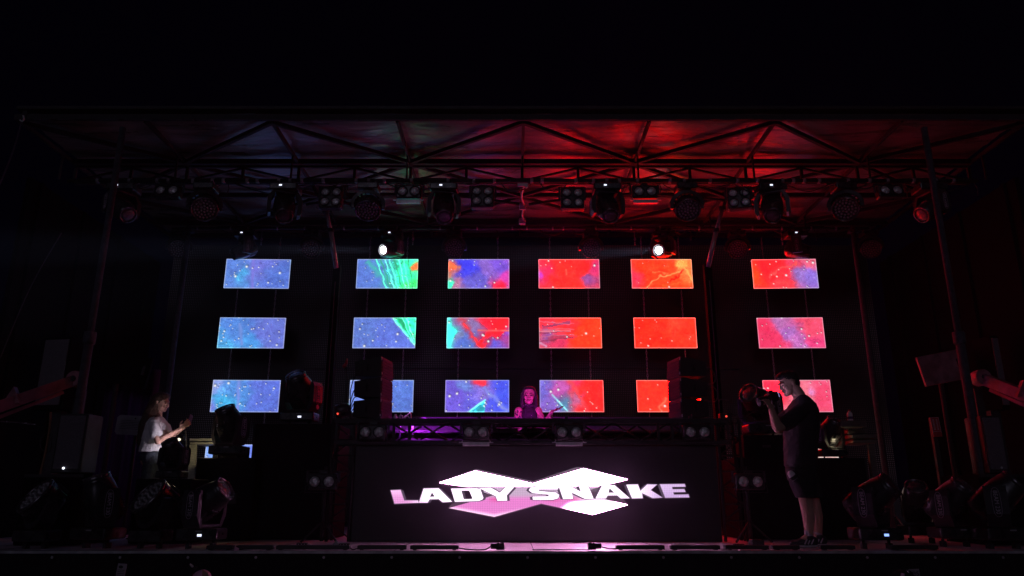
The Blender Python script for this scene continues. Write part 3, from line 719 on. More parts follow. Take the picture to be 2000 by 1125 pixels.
for px, k, pan, tilt, lb in REAR:
    h = hangpt(px, YP2, ZP2)
    if k == 'w': place(PW, 'w', h, 'round multi-lens wash light on the rear pipe ' + lb, GB, pan, tilt, .86, disp='off')
    elif k == 'b': place(PB, 'b', h, 'black beam moving light on the rear pipe ' + lb, GA, pan, tilt, .98)
    else:
        dv = Vector((-.56, -.78, -.262)).normalized() if px < 1000 else Vector((-.54, -.78, -.285)).normalized()
        pan_ = math.degrees(math.atan2(dv.x, -dv.y)); tilt_ = -math.degrees(math.acos(-dv.z))
        t = place(PB, 'b', h, 'beam moving light on the rear pipe ' + lb, GA, pan_, tilt_, .98, disp=None if px < 1000 else 'off')
        for ch in t.children:
            if ch.name.startswith('head'):
                for q in ch.children:
                    if q.name.split('.')[0] == 'lens': q.data = q.data.copy(); q.data.materials[0] = E_lit; q.scale = (.74, .74, 1.0)
                    if q.name.split('.')[0] == 'lens_ring': q.data = q.data.copy(); q.data.materials[0] = M['alu']
        piv = h + Vector((0, 0, -.31 * .98)); lit.append((piv + dv * .26, dv))
for i, (p, dv) in enumerate(lit):
    l = bpy.data.lights.new('beam_lamp', 'SPOT'); l.energy = 11000; l.spot_size = R(5); l.spot_blend = .5; l.shadow_soft_size = .05; l.color = (.5, .6, 1)
    o = bpy.data.objects.new('beam_lamp', l); S.collection.objects.link(o); o.location = p; o.rotation_mode = 'QUATERNION'
    o.rotation_quaternion = dv.to_track_quat('-Z', 'Y')
# safety hooks hanging by the rear pipe
for i, (px, lb) in enumerate(((513, 'right of the leftmost rear beam light'), (807, 'right of the left lit beam light'), (1238, 'left of the right lit beam light'), (1524, 'left of the rightmost rear beam light'))):
    a = hangpt(px, YP2, ZP2 + .05); b = MB().tube([(0, 0, 0), (.003, 0, -.14)], .004, 6)
    b.tube([(.003, 0, -.14), (.018, 0, -.17), (.004, 0, -.20), (-.01, 0, -.17), (.006, 0, -.145)], .006, 6); b.box((.004, 0, -.24), (.015, .01, .05))
    tag(b.build('safety_cable', M['alu'], None, a), 'short dangling safety cable with clip ' + lb, 'safety cable', 'safety cables')
# central sockets on a cable
for (px, py, Y, tilt, lb) in ((1021, 404, 9.9, 10, 'upper'), (1020, 433, 10.3, -8, 'lower')):
    t = thing('socket_box', '%s small white socket box hanging on the centre line of the roof' % lb, 'socket box', P(px, py, Y), (R(tilt), 0, R(4)), 'hanging socket boxes')
    MB().box((0, 0, .02), (.10, .07, .05), None, .008).build('body', M['white_plastic'], t)
    MB().box((0, -.005, -.028), (.095, .06, .032), None, .006).build('lid', M['white_plastic'], t)
t = thing('roof_bracket', 'small pale bracket on the front pipe at the centre', 'bracket', P(1021, 361, 8.95))
MB().box((0, 0, 0), (.14, .03, .045), None, .006).box((.05, -.01, -.02), (.03, .03, .06)).build('plate', M['white_plastic'], t)
cable([P(1024, 362, 9.0), P(1019, 385, 9.4), P(1024, 402, 9.9), P(1020, 418, 10.1), P(1024, 433, 10.3)], .012, 'grey cable running down the centre between the socket boxes', 'centre_cable', None, 'alu')

# ------------------------------------------------------------------ LED wall of the booth
YL = 8.42
def LP(px, py): return P(px, py, YL)
zb_, zt_ = 0.006, LP(1000, 870).z
xl, xr = LP(681, 1058).x, LP(1412, 1058).x
XL = (xl + xr) / 2
lw = thing('booth_led_wall', 'wide black LED wall at the front of the booth showing glowing white and pink lettering', 'LED wall', (XL, YL, 0))
MB().box((0, .06, (zb_ + zt_) / 2), (xr - xl, .10, zt_ - zb_), None, .004).build('cabinet', M['led_face'], lw)
def led_shape(name, polys, holes, colf, dy, cell=.018, mtl='logo'):
    """flat LED-lit shape made of small cells; polys in photo pixels"""
    bm = bmesh.new()
    def w_(p): q = LP(*p); return Vector((q.x - XL, 0, q.z))
    if holes:
        # bridge the hole into the outline
        outer = polys; hole = holes
        best = min(((i, j) for i in range(len(outer)) for j in range(len(hole))), key=lambda ij: (outer[ij[0]][0] - hole[ij[1]][0]) ** 2 + (outer[ij[0]][1] - hole[ij[1]][1]) ** 2)
        i, j = best
        def area(q): return sum(q[k][0] * q[(k + 1) % len(q)][1] - q[(k + 1) % len(q)][0] * q[k][1] for k in range(len(q)))
        hl = hole[j:] + hole[:j]
        if area(outer) * area(hole) > 0: hl = [hl[0]] + hl[1:][::-1]
        polys = outer[:i + 1] + hl + [hl[0]] + outer[i:]
        eps = .02
        polys = [(p[0] + (eps if k > i + len(hl) else 0), p[1]) for k, p in enumerate(polys)]
    vs = [bm.verts.new(w_(p)) for p in polys]
    f = bm.faces.new(vs); f.normal_update()
    bmesh.ops.triangulate(bm, faces=[f], ngon_method='EAR_CLIP')
    xs = [v.co.x for v in bm.verts]; zs = [v.co.z for v in bm.verts]
    for ax, lo, hi in ((0, min(xs), max(xs)), (2, min(zs), max(zs))):
        q = math.ceil(lo / cell) * cell
        while q < hi:
            co = Vector((0, 0, 0)); co[ax] = q; no = Vector((0, 0, 0)); no[ax] = 1
            bmesh.ops.bisect_plane(bm, geom=bm.verts[:] + bm.edges[:] + bm.faces[:], plane_co=co, plane_no=no); q += cell
    for f in bm.faces:
        f.normal_update()
        if f.normal.y > 0: f.normal_flip()
    me = bpy.data.meshes.new(name); bm.to_mesh(me); bm.free()
    ca = me.color_attributes.new('col', 'FLOAT_COLOR', 'POINT')
    for k, v in enumerate(me.vertices):
        x, z = v.co.x + XL, v.co.z
        # back to photo pixels of this plane
        dy_ = YL; dz = z - CAMH; fw = dy_ * math.cos(PITCH) + dz * math.sin(PITCH); upc = -dy_ * math.sin(PITCH) + dz * math.cos(PITCH)
        ca.data[k].color = (*colf(1000 + F * x / fw, 562.5 - F * upc / fw), 1)
    me.materials.append(M[mtl]); o = bpy.data.objects.new(name, me); S.collection.objects.link(o); o.parent = lw; o.location = (0, dy, 0)
    return o
GLX, GLZ = 150, 44
vs = []; fs = []; cols = []
W2, H2 = xr - xl - .02, zt_ - zb_ - .02
def segd(px, py, a, b_):
    dx, dy = b_[0] - a[0], b_[1] - a[1]; t = max(0, min(1, ((px - a[0]) * dx + (py - a[1]) * dy) / (dx * dx + dy * dy)))
    return math.hypot(px - a[0] - t * dx, py - a[1] - t * dy)
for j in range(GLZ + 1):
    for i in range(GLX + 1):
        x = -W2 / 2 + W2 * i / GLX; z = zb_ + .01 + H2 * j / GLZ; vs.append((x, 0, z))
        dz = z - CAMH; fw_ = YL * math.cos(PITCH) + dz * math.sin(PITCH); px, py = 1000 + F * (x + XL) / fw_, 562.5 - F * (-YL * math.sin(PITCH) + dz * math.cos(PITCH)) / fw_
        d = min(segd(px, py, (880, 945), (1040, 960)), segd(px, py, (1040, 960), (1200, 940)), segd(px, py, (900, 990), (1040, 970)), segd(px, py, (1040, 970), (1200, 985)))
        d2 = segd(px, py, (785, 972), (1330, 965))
        g_ = .034 * math.exp(-d / 26) + .012 * math.exp(-d2 / 12) + .0014 * math.exp(-d / 120)  # lens bloom around the logo, painted into the face emission
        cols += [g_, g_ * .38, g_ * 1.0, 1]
for j in range(GLZ):
    for i in range(GLX):
        a = j * (GLX + 1) + i; fs.append((a, a + 1, a + GLX + 2, a + GLX + 1))
o = MB().add(vs, fs, False).build('painted_glow_face', M['logo'], lw, (0, .0075, 0))
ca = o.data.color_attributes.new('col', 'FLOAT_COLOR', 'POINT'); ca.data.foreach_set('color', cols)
def q4(L, ): return [(x / 6.4516 + 750, y / 6.4516 + 890) for x, y in L]
def q5(L, ): return [(x / 6.25 + 1040, y / 6.25 + 890) for x, y in L]
def sstep(a, b, x): t = max(0, min(1, (x - a) / (b - a))); return t * t * (3 - 2 * t)
def mixc(a, b, t): return tuple(x * (1 - t) + y * t for x, y in zip(a, b))
PINK, HOT, WHT = (.86, .24, .66), (.85, .055, .32), (42, 16, 34)
def emblem_col(x, y):
    mid = (.62, .44, .62)
    c = mixc(WHT, mid, sstep(942, 951, y))
    low = sstep(965, 976, y)
    pk = mixc(PINK, HOT, max(0, 1 - abs(y - 975) / 8) * (.8 if 955 < x < 1140 else 0) * (max(0, 1 - abs(x - 968) / 20) + max(0, 1 - abs(x - 1128) / 30) + max(0, 1 - abs(x - 1080) / 25)) )
    right = sstep(1100, 1150, x + (y - 985) * 1.2)
    lowc = mixc(pk, mixc((1.3, .95, 1.25), WHT, sstep(978, 986, y)), right)
    edge = sstep(8, 0, (1009.4 - y) - abs(x - 965.5) * .18) if x < 1056 else 0
    lowc = mixc(lowc, (1.6, 1.2, 1.5), edge * .6)
    return mixc(c, lowc, low)
def letter_col(x, y):
    lft = 1 - sstep(790, 850, x); rgt = sstep(1215, 1300, x)
    c = mixc((1.7, 1.35, 1.7), (.88, .36, .76), lft * (.75 + .25 * sstep(955, 975, y)))
    return mixc(c, (.66, .44, .80), rgt * (.9 + .1 * sstep(950, 970, y)))
def shadow_col(x, y): return (.09, .06, .10)
emb = [(857.7, 942.7), (928.3, 919.5), (1040.6, 944.3), (1139.2, 914.8), (1226.4, 936.4), (1177.6, 948.5), (1152, 957), (1150, 970), (1181, 975), (1226.4, 986), (1157.6, 1005.2), (1056.8, 983.6), (965.5, 1009.4), (877, 992.3), (964, 967.5), (912.7, 952)]
led_shape('emblem_shadow', [(859, 940.5), (930, 915.8), (1041.5, 940), (1126, 912.2), (1141, 912.5), (1226.4, 934.6), (1190, 944), (1226, 984), (1226, 988), (1157.6, 1007), (1056.8, 985.5), (965.5, 1011.5), (875, 992.6), (882, 984), (964, 960), (912.7, 950)], None, lambda x, y: (.16, .11, .16) if y < 960 else (.10, .05, .09), -.0015)
led_shape('emblem', emb, None, emblem_col, -.003)
LET = [
 (q4([(85, 437), (210, 432), (255, 565), (430, 565), (440, 592), (135, 603)]), None, 1),
 (q4([(500, 415), (690, 412), (858, 580), (740, 585), (690, 545), (575, 548), (550, 590), (440, 592)]), q4([(605, 462), (640, 515), (578, 520)]), 1),
 (q4([(845, 415), (1165, 410), (1215, 422), (1250, 530), (1240, 552), (1190, 570), (895, 580)]), q4([(975, 440), (1065, 440), (1078, 448), (1115, 535), (1105, 546), (1005, 548)]), 1),
 (q4([(1200, 408), (1345, 402), (1460, 468), (1530, 396), (1640, 396), (1545, 500), (1552, 565), (1430, 567), (1408, 510)]), None, 1),
 ([(1092, 950), (1050, 949), (1036, 952.5), (1033, 957.5), (1040, 963), (1072, 966), (1071, 969.5), (1040, 970), (1041, 976), (1080, 976), (1090, 973), (1092, 967), (1086, 962), (1053, 959), (1052, 956), (1089, 956)], None, -1),
 (q5([(320, 372), (455, 368), (590, 440), (565, 370), (680, 368), (745, 525), (645, 528), (480, 450), (495, 525), (375, 530)]), None, -1),
 (q5([(850, 360), (1000, 360), (1185, 520), (1075, 520), (1035, 483), (915, 485), (895, 521), (770, 522)]), q5([(940, 398), (1000, 452), (925, 452)]), -1),
 (q5([(1145, 355), (1285, 352), (1315, 430), (1400, 352), (1518, 352), (1440, 420), (1585, 512), (1465, 516), (1335, 455), (1345, 518), (1215, 520)]), None, -1),
 (q5([(1555, 350), (1855, 348), (1865, 378), (1700, 380), (1708, 412), (1850, 410), (1865, 442), (1715, 445), (1725, 478), (1900, 475), (1912, 508), (1620, 512)]), None, -1)]
for i, (pl, hl, sgn) in enumerate(LET):
    ol = []
    for k in range(len(pl)):
        a, c, e = Vector(pl[k - 1]), Vector(pl[k]), Vector(pl[(k + 1) % len(pl)]); d1, d2 = (c - a).normalized(), (e - c).normalized()
        nn = Vector((d1.y + d2.y, -d1.x - d2.x)); ar = sum(pl[m][0] * pl[(m + 1) % len(pl)][1] - pl[(m + 1) % len(pl)][0] * pl[m][1] for m in range(len(pl)))
        nn = nn.normalized() * (1.7 if ar > 0 else -1.7); ol.append((c.x + nn.x, c.y + nn.y))
    led_shape('letter_outline', ol, hl, lambda x, y: (.20, .13, .21), -.0052)
    led_shape('letter_shadow', [(x + 5.2 * sgn, y + .5) for x, y in pl], [(x + 5.2 * sgn, y + .5) for x, y in hl] if hl else None, shadow_col, -.0045)
    led_shape('letter', pl, hl, letter_col, -.006)
b = MB()
for k in range(1, 8): b.box((-(xr - xl) / 2 + (xr - xl) * k / 8, .0092, (zb_ + zt_) / 2), (.002, .002, zt_ - zb_ - .01))
b.build('cabinet_joint', M['black_metal'], lw)
# booth truss on top of the wall
zt1, zb1 = LP(1000, 823).z, LP(1000, 864).z
tx0, tx1 = LP(655, 845).x, LP(1424, 845).x
bt = thing('booth_truss', 'black box truss lying on top of the LED wall in front of the performer', 'truss', (0, YL, zb1))
hh = zt1 - zb1
MB().box(((tx0 + tx1) / 2, -.02, hh), (tx1 - tx0, .05, .05)).build('top_chord', M['black_metal'], bt)
MB().box(((tx0 + tx1) / 2, .26, hh), (tx1 - tx0, .05, .05)).build('top_chord', M['black_metal'], bt)
MB().box(((tx0 + tx1) / 2, -.02, -.004), (tx1 - tx0, .05, .045)).build('bottom_chord', M['black_metal'], bt)
MB().box(((tx0 + tx1) / 2, .26, -.004), (tx1 - tx0, .05, .045)).build('bottom_chord', M['black_metal'], bt)
MB().box(((tx0 + tx1) / 2, -.047, hh + .026), (tx1 - tx0, .01, .006)).build('chord_edge', M['steel'], bt)
for i in range(11):
    x0 = tx0 + .65 + i * .31; x1 = x0 + .28
    if i in (2, 3, 6, 7) or True:
        a, c = ((0.03, hh - .03) if i % 2 else (hh - .03, .03))
        MB().tube([(x0, -.02, a), (x1, -.02, c)], .011, 8).build('diagonal', M['black_metal'], bt)
        MB().tube([(x0, .26, c), (x1, .26, a)], .011, 8).build('diagonal', M['black_metal'], bt)
for x in (tx0 + .02, tx0 + .22, LP(770, 845).x, LP(800, 845).x, LP(1285, 845).x, LP(1312, 845).x, tx1 - .22, tx1 - .02):
    MB().box((x, -.02, hh / 2), (.03, .03, hh - .05)).build('upright', M['black_metal'], bt)
for px in (742, 936, 1106, 1348):
    x = LP(px, 820).x
    MB().box((x, -.02, hh + .04), (.035, .06, .03)).box((x + .02, -.02, hh + .065), (.012, .02, .03)).build('hook_clamp', M['steel'], bt)
# blinders on the truss
for px, lb in ((731, 'under the left loudspeaker stack'), (931, 'left of the performer'), (1110, 'right of the performer'), (1357, 'under the right loudspeaker stack')):
    q = LP(px, 846); place(PF2t if px in (931, 1110) else PF2, '2t' if px in (931, 1110) else '2', (q.x, YL - .10, q.z + .13), 'two-lamp blinder fixed in the booth truss ' + lb, 'two-lamp blinders', scale=.86)
for px, lb in ((630, 'left'), (1464, 'right')):
    Y = 8.2; q = P(px, 940, Y)
    place(PF2, '2', (q.x, Y, q.z + .125), 'low two-lamp blinder on a stand at the %s of the LED wall' % lb, 'two-lamp blinders', scale=.86)
    t = thing('light_stand', 'black stand behind the low blinder %s of the LED wall' % lb, 'stand', (q.x, Y + .12, 0), group='stands beside the LED wall')
    MB().tube([(0, 0, .02), (0, 0, q.z + .16)], .02, 10).build('pole', M['black_metal'], t)
    for k in range(3):
        a = R(90 + 120 * k); MB().tube([(0, 0, .22), (.22 * math.cos(a), .22 * math.sin(a), .015)], .012, 8).build('leg', M['black_metal'], t)
# towers and drapes beside the booth
for s, px0, px1 in ((-1, 656, 676), (1, 1420, 1440)):
    X0, X1 = LP(px0, 950).x, LP(px1, 950).x
    t = thing('truss_tower', 'black truss tower at the %s end of the LED wall' % ('left' if s < 0 else 'right'), 'truss tower', ((X0 + X1) / 2, YL + .1, 0), group='towers beside the LED wall')
    w2 = .12; H = zt1 + .02
    for a in (-w2, w2):
        for c in (-w2, w2): MB().tube([(a, c, .01), (a, c, H)], .018, 8).build('leg', M['black_metal'], t)
    b = MB()
    for k in range(7):
        z0 = .05 + k * (H - .1) / 7; z1 = z0 + (H - .1) / 7
        sg = 1 if k % 2 else -1
        b.tube([(-w2 * sg, -w2, z0), (w2 * sg, -w2, z1)], .009, 6); b.tube([(-w2, -w2, z1), (w2, -w2, z1)], .009, 6)
    b.build('lacing', M['black_metal'], t)

# DJ table with gear, magenta bar light
dt = thing('booth_table', 'low shelf table behind the booth truss catching purple light', 'table', (XL, 9.06, 0))
ztab = P(1000, 862, 8.7).z
MB().box((0, 0, ztab + .02), (3.7, .5, .04), None, .005).build('table_top', M['grille'], dt)
MB().box((0, .05, ztab + .13), (3.7, .4, .03), None, .005).build('shelf', M['grille'], dt)
MB().box((0, .24, ztab + .19), (3.7, .02, .30)).build('back_panel', M['grille'], dt)
for x in (-1.8, -.6, .6, 1.8):
    for y in (-.22, .22): MB().box((x, y, ztab / 2), (.04, .04, ztab - .01)).build('leg', M['black_metal'], dt)
for i, (px, lb) in enumerate(((778, 'outermost of the purple lit legs'), (803, 'second of the purple lit legs'), (1290, 'leg lit purple near the right speakers'))):
    q = P(px, 850, 8.75); t = thing('mic_stand_leg', 'thin pale upright behind the left of the truss, ' + lb, 'upright', (q.x, 8.86, ztab + .045), group='thin uprights on the booth table')
    MB().tube([(0, 0, 0), (0, 0, .20)], .011, 8).build('tube', M['alu'], t); MB().box((0, 0, .205), (.07, .02, .012)).build('cap', M['alu'], t)
for i, (px, w_, lb) in enumerate(((985, .32, 'left player'), (1040, .26, 'mixer'), (1090, .32, 'right player'))):
    q = P(px, 822, 8.95); t = thing('deck_player' if i != 1 else 'mixer', 'black flat %s in front of the performer' % lb, 'DJ player' if i != 1 else 'mixer', (q.x, 8.98, zt1 - .10))
    MB().box((0, 0, .03), (w_, .36, .06), None, .008).build('body', M['black_plastic'], t)
    MB().lathe([(.09, .06), (.09, .07), (.085, .073)], 24).build('jog_wheel' if i != 1 else 'control_knobs', M['dark_steel'], t)
    MB().box((0, 0, -.06), (w_ * .9, .3, .115)).build('riser', M['case'], t)
def lamp(kind, loc, tgt, en, col, size=.3, sy=.05, spread=None, name='lamp'):
    l = bpy.data.lights.new(name, kind); l.energy = en; l.color = col
    if kind == 'AREA': l.shape = 'RECTANGLE'; l.size = size; l.size_y = sy; l.spread = spread or math.pi
    else: l.shadow_soft_size = size
    if kind == 'SPOT': l.spot_size = spread; l.spot_blend = .6
    o = bpy.data.objects.new(name, l); S.collection.objects.link(o); o.location = loc
    o.rotation_mode = 'QUATERNION'; o.rotation_quaternion = (Vector(tgt) - Vector(loc)).to_track_quat('-Z', 'Y'); return o
lamp('SPOT', (1.2, -10, 5.2), (.19, 9.3, 1.71), 12000, (.95, .04, .8), .1, .05, R(2.2), 'front_of_house_spot')
# magenta LED bar clipped inside the truss, aimed at the performer
t = thing('led_bar_light', 'slim magenta LED bar behind the booth truss', 'LED bar', (.14, 8.80, zt1 - .01), (R(-25), 0, 0))
MB().box((0, 0, 0), (.9, .04, .04), None, .006).build('housing', M['black_metal'], t)
MB().box((0, 0, .0222), (.86, .028, .003)).build('diodes', E_mag, t)
lamp('AREA', (.16, 8.80, zt1 + .03), (.2, 9.40, 1.80), 2.5, (.9, .03, 1), .8, .03, None, 'magenta_bar_lamp')
t = thing('led_bar_light', 'short purple LED bar low behind the left of the truss', 'LED bar', (LP(800, 850).x, 8.745, ztab + .27))
MB().box((0, 0, 0), (.30, .03, .03), None, .006).build('housing', M['black_metal'], t)
lamp('AREA', (LP(800, 850).x, 8.76, ztab + .245), (LP(840, 850).x, 9.1, ztab + .02), 6, (.55, .03, 1), .4, .03, None, 'purple_bar_lamp')
lamp('POINT', (LP(800, 812).x - .05, 8.60, zt1 + .16), (0, 0, 0), .22, (.8, .2, 1), .02, name='purple_glow_lamp')

# cable tangle and cup on booth
q = P(772, 812, 8.6)
t = thing('bottle', 'small water bottle glowing purple beside the cable tangle', 'bottle', (q.x, 8.6, zt1 + .027))
MB().lathe([(.022, 0), (.024, .004), (.024, .04), (.02, .05), (.012, .058), (.014, .06), (.014, .075), (.001, .076)], 16).build('body', M['white_plastic'], t)
def cpts(L, Y): return [P(a, c, Y) for a, c in L]
cable(cpts([(784, 821), (780, 814), (782, 811), (786, 813), (785, 822)], 8.6), .007, 'pale loop of cable next to the small bottle', 'cable_loop', 'cable loops on the booth', 'white_plastic')
cable(cpts([(790, 821), (792, 815), (797, 810), (801, 806), (803, 812), (803, 822)], 8.62), .007, 'tall pale cable arch in the tangle on the booth', 'cable_loop', 'cable loops on the booth', 'white_plastic')
cable(cpts([(788, 816), (793, 812), (798, 814), (800, 820), (796, 822)], 8.64), .006, 'crossed pale cable lying low in the tangle', 'cable_loop', 'cable loops on the booth', 'white_plastic')
cable(cpts([(811, 821), (815, 814), (819, 813), (824, 817), (828, 822)], 8.62), .005, 'thin dark cable arch right of the tangle', 'cable_loop', 'cable loops on the booth', 'cable')

# ------------------------------------------------------------------ line array stacks
def stack(s, px_near, Y, lb, face_w, n=3):
    base = P(px_near, 818, Y)
    ztop = P(px_near, 695, Y).z; h = (ztop - base.z) / n
    t = None
    for k in range(n):
        c = thing('loudspeaker', '%s wedge shaped loudspeaker in the %s stack on the booth' % (['bottom', 'middle', 'top'][k], lb), 'loudspeaker', (base.x, Y, base.z + k * h), (0, R(-2.0 * s * k), R(-s * 10)), 'loudspeakers stacked on the booth')
        # local: grille faces -s*... front at x=0, body goes to -s
        D = .33; W_ = .42
        pl = [(0, .004), (0, h - .004), (-s * D, h - .035), (-s * D, .035)]
        if s < 0: pl = pl[::-1]
        MB().prism(pl, 0, W_).build('cabinet', M['cab'], c)
        MB().box((s * .006, W_ / 2, h / 2), (.012, W_ - .03, h - .03), None, .004)
        gr_ = MB().box((s * .004, W_ / 2, h / 2), (.012, W_ - .03, h - .03), None, .004)
        for q_ in range(5): gr_.box((s * .013, W_ / 2, .03 + (h - .06) * (q_ + .5) / 5), (.008, W_ - .05, .012))
        gr_.build('grille', M['line_grille'], c)
        MB().box((s * .002, .004, h - .035), (.02, .006, .03)).box((s * .002, .004, .04), (.02, .006, .03)).build('rigging_plate', M['alu'], c)
        MB().tube([(-s * (D * .5), -.02, h * .35), (-s * (D * .5), -.03, h * .5), (-s * (D * .5), -.02, h * .65)], .006, 6).build('handle', M['black_metal'], c)
    return base, h
bl_, hl_ = stack(1, 741, 8.75, 'left', 0)
br_, hr_ = stack(-1, 1334, 8.75, 'right', 0)
for s, bb, lb in ((1, bl_, 'left'), (-1, br_, 'right')):
    t = thing('speaker_stand', 'low slanted base frame under the %s loudspeaker stack' % lb, 'speaker base', (bb.x - s * .15, 8.8, zt1 + .026), group='bases under the loudspeaker stacks')
    hb_ = bb.z - zt1 - .03
    MB().box((0, .1, hb_ / 2), (.10, .3, hb_ * .98)).box((0, .1, hb_ - .01), (.36, .34, .016)).build('frame', M['case'], t)
    MB().box((-s * .02, -.062, hb_ / 2), (.025, .01, hb_)).build('support_tube', M['pink_print'] if s > 0 else M['steel'], t)
for i, (ya, yb) in enumerate(((735, 770), (760, 790), (775, 800), (785, 806), (795, 812))):
    cable(cpts([(698, ya), (692, ya + 2), (687, (ya + yb) / 2), (684, yb), (684, 818)], 8.9), .006, '%s black cable looping behind the left loudspeaker stack' % ['topmost', 'second', 'third', 'fourth', 'lowest'][i], 'speaker_cable', 'cables behind the left stack')
for i, L in enumerate(([(1366, 722), (1384, 718), (1395, 730), (1396, 745), (1385, 750), (1370, 746)], [(1370, 752), (1388, 752), (1400, 764), (1401, 778), (1393, 786), (1375, 782)], [(1404, 786), (1408, 780), (1424, 783)])):
    cable(cpts(L, 8.95), .007, '%s cable loop behind the right loudspeaker stack' % ['upper', 'lower', 'small outer'][i], 'speaker_cable', 'cable loops behind the right stack', 'steel')
# red handles near left stack
q = P(678, 709, 8.9)
t = thing('hand_torch', 'small bent red object sticking up left of the left loudspeaker stack', 'red clamp', q)
MB().tube([P(670, 717, 8.9) - q, P(676, 712, 8.9) - q], [.02, .024], 12).build('grip', M['red_plastic'], t)
MB().tube([P(676, 712, 8.9) - q, P(678, 700, 8.9) - q], [.018, .008], 12).build('tip', M['red_plastic'], t)
MB().tube([P(676, 716, 8.9) - q, Vector((.02, .03, P(676, 820, 8.9).z - q.z))], .006, 6).build('rod', M['black_metal'], t)

# ------------------------------------------------------------------ risers, drapes, side equipment
for s, a, c, lb in ((-1, 492, 652, 'left'), (1, 1440, 1690, 'right')):
    X0, X1 = P(a, 900, 8.9).x, P(c, 900, 8.9).x; zt = P(a, 826 if s < 0 else 893, 8.9).z
    t = thing('flight_case', 'tall black flight case block %s of the LED wall' % lb, 'flight case', ((X0 + X1) / 2, 9.3, 0), group='black case blocks beside the booth')
    MB().box((0, 0, zt / 2), (X1 - X0, .8, zt - .01), None, .01).build('body', M['case'], t)
    for x in (-(X1 - X0) / 2, (X1 - X0) / 2): MB().box((x, -.402, zt / 2), (.02, .006, zt - .03)).build('edge_profile', M['dark_steel'], t)
X0, X1 = P(385, 900, 8.7).x, P(500, 900, 8.7).x; zt = P(440, 893, 8.7).z
t = thing('flight_case', 'lower black case block under the pale blue slot of screen', 'flight case', ((X0 + X1) / 2, 9.1, 0), group='black case blocks beside the booth')
MB().box((0, 0, zt / 2), (X1 - X0, .8, zt - .01), None, .01).build('body', M['case'], t)
MB().box((0, -.403, zt * .5), (.3, .006, .12)).build('latch', M['dark_steel'], t)
case_top_left = zt
# floor riser for right flight case: shelf line
# moving heads on cases / tables
z1 = P(570, 826, 9.0).z
t = place(PB, 'b', P(585, 826, 9.0), 'black beam light with pink name strip standing on the left tall case', 'moving beam lights on cases', 22, -38, 1.18, floor=True)
for ch in t.children:
    if ch.name.split('.')[0] == 'yoke':
        for q in ch.children:
            q.data = q.data.copy(); q.data.materials[0] = M['pink_print']
        MB().lathe([(.024, 0), (.024, .004)], 20, Matrix.Translation((.206, 0, -.15)) @ Matrix.Rotation(R(90), 4, 'Y')).lathe([(.024, 0), (.024, .004)], 20, Matrix.Translation((-.21, 0, -.15)) @ Matrix.Rotation(R(90), 4, 'Y')).build('badge', M['pink_print'], ch)
place(PB, 'b', P(445, 890, 8.75), 'unlit beam light on the low case in front of the pale blue slot', 'moving beam lights on cases', 30, -30, 1.1, floor=True, disp='off')
place(PB, 'b', P(1490, 850, 9.2), 'tilted beam light behind the hands of the man filming', 'moving beam lights on cases', 50, -65, 1.25, floor=True, disp='off')
place(PB, 'b', P(335, 935, 8.3), 'unlit beam light in front of the legs of the woman', 'moving beam lights on cases', 20, -35, .82, floor=True, disp='off')
place(PB, 'b', P(1625, 893, 9.0), 'unlit beam light on the right case behind the man', 'moving beam lights on cases', -30, -35, .9, floor=True, disp='off')
# supports under raised fixtures
A_, B_ = P(414, 872, 8.9), P(478, 895, 8.9)
t = thing('equipment_box', 'small black box behind the unlit beam light, in front of the pale blue slot', 'equipment box', ((A_.x + B_.x) / 2, 8.95, case_top_left))
MB().box((0, .05, (A_.z - case_top_left) / 2), (B_.x - A_.x, .12, A_.z - case_top_left), None, .008).build('body', M['case'], t)
MB().box((0, -.012, (A_.z - case_top_left) / 2), (.12, .004, .03)).build('front_plate', M['dark_steel'], t)
q = P(1490, 850, 9.2); t = thing('flight_case', 'black case on the right case block carrying the tilted beam light', 'flight case', (q.x, 9.35, P(1490, 893, 8.9).z), group='black case blocks beside the booth')
hh_ = q.z - P(1490, 893, 8.9).z
MB().box((0, 0, hh_ / 2), (.55, .5, hh_ - .01), None, .01).build('body', M['case'], t); MB().box((0, -.253, hh_ * .5), (.1, .006, .03)).build('latch', M['steel'], t)
q = P(335, 935, 8.3); t = thing('flight_case', 'black case under the beam light near the woman', 'flight case', (q.x, 8.35, 0), group='black case blocks beside the booth')
MB().box((0, 0, q.z / 2), (.6, .45, q.z - .01), None, .01).build('body', M['case'], t); MB().box((0, -.228, q.z * .5), (.1, .006, .03)).build('latch', M['steel'], t)

# tables
def table(name, lb, a, b_, leg, Y, m, Ydeep=.5):
    A, B = P(*a, Y), P(*b_, Y); ht = A.z - B.z
    t = thing(name, lb, 'table', ((A.x + B.x) / 2, Y, 0), group='work tables at the sides')
    MB().box((0, Ydeep / 2, B.z + ht * .78), (B.x - A.x, Ydeep, ht * .42), None, .004).build('table_top', M[m], t)
    MB().box((0, Ydeep / 2, B.z + ht * .22), (B.x - A.x - .02, Ydeep - .02, ht * .34), None, .004).build('rail', M[m], t)
    T, Bt = P(leg[0], leg[1], Y), P(leg[2], leg[3], Y)
    o = T - Vector(((A.x + B.x) / 2, Y, 0))
    bt_ = Vector((o.x + (Bt.x - T.x), 0.03, .01))
    MB().bar((o.x, .03, B.z), (bt_.x, .03, Bt.z), .075, .04).build('leg', M[m], t)
    MB().bar((bt_.x, .03, Bt.z), (bt_.x, .03, .01), .05, .04).build('leg', M['black_metal'], t)
    xo = (B.x - A.x) / 2 - .05; xo = xo if o.x < 0 else -xo
    MB().bar((xo, .4, B.z), (xo, .4, .01), .05, .04).build('leg', M['black_metal'], t)
    return t
table('work_table', 'pale metal work table end lit warm behind the woman', (370, 856), (424, 868), (376, 868, 372, 938), 8.95, 'white_table')
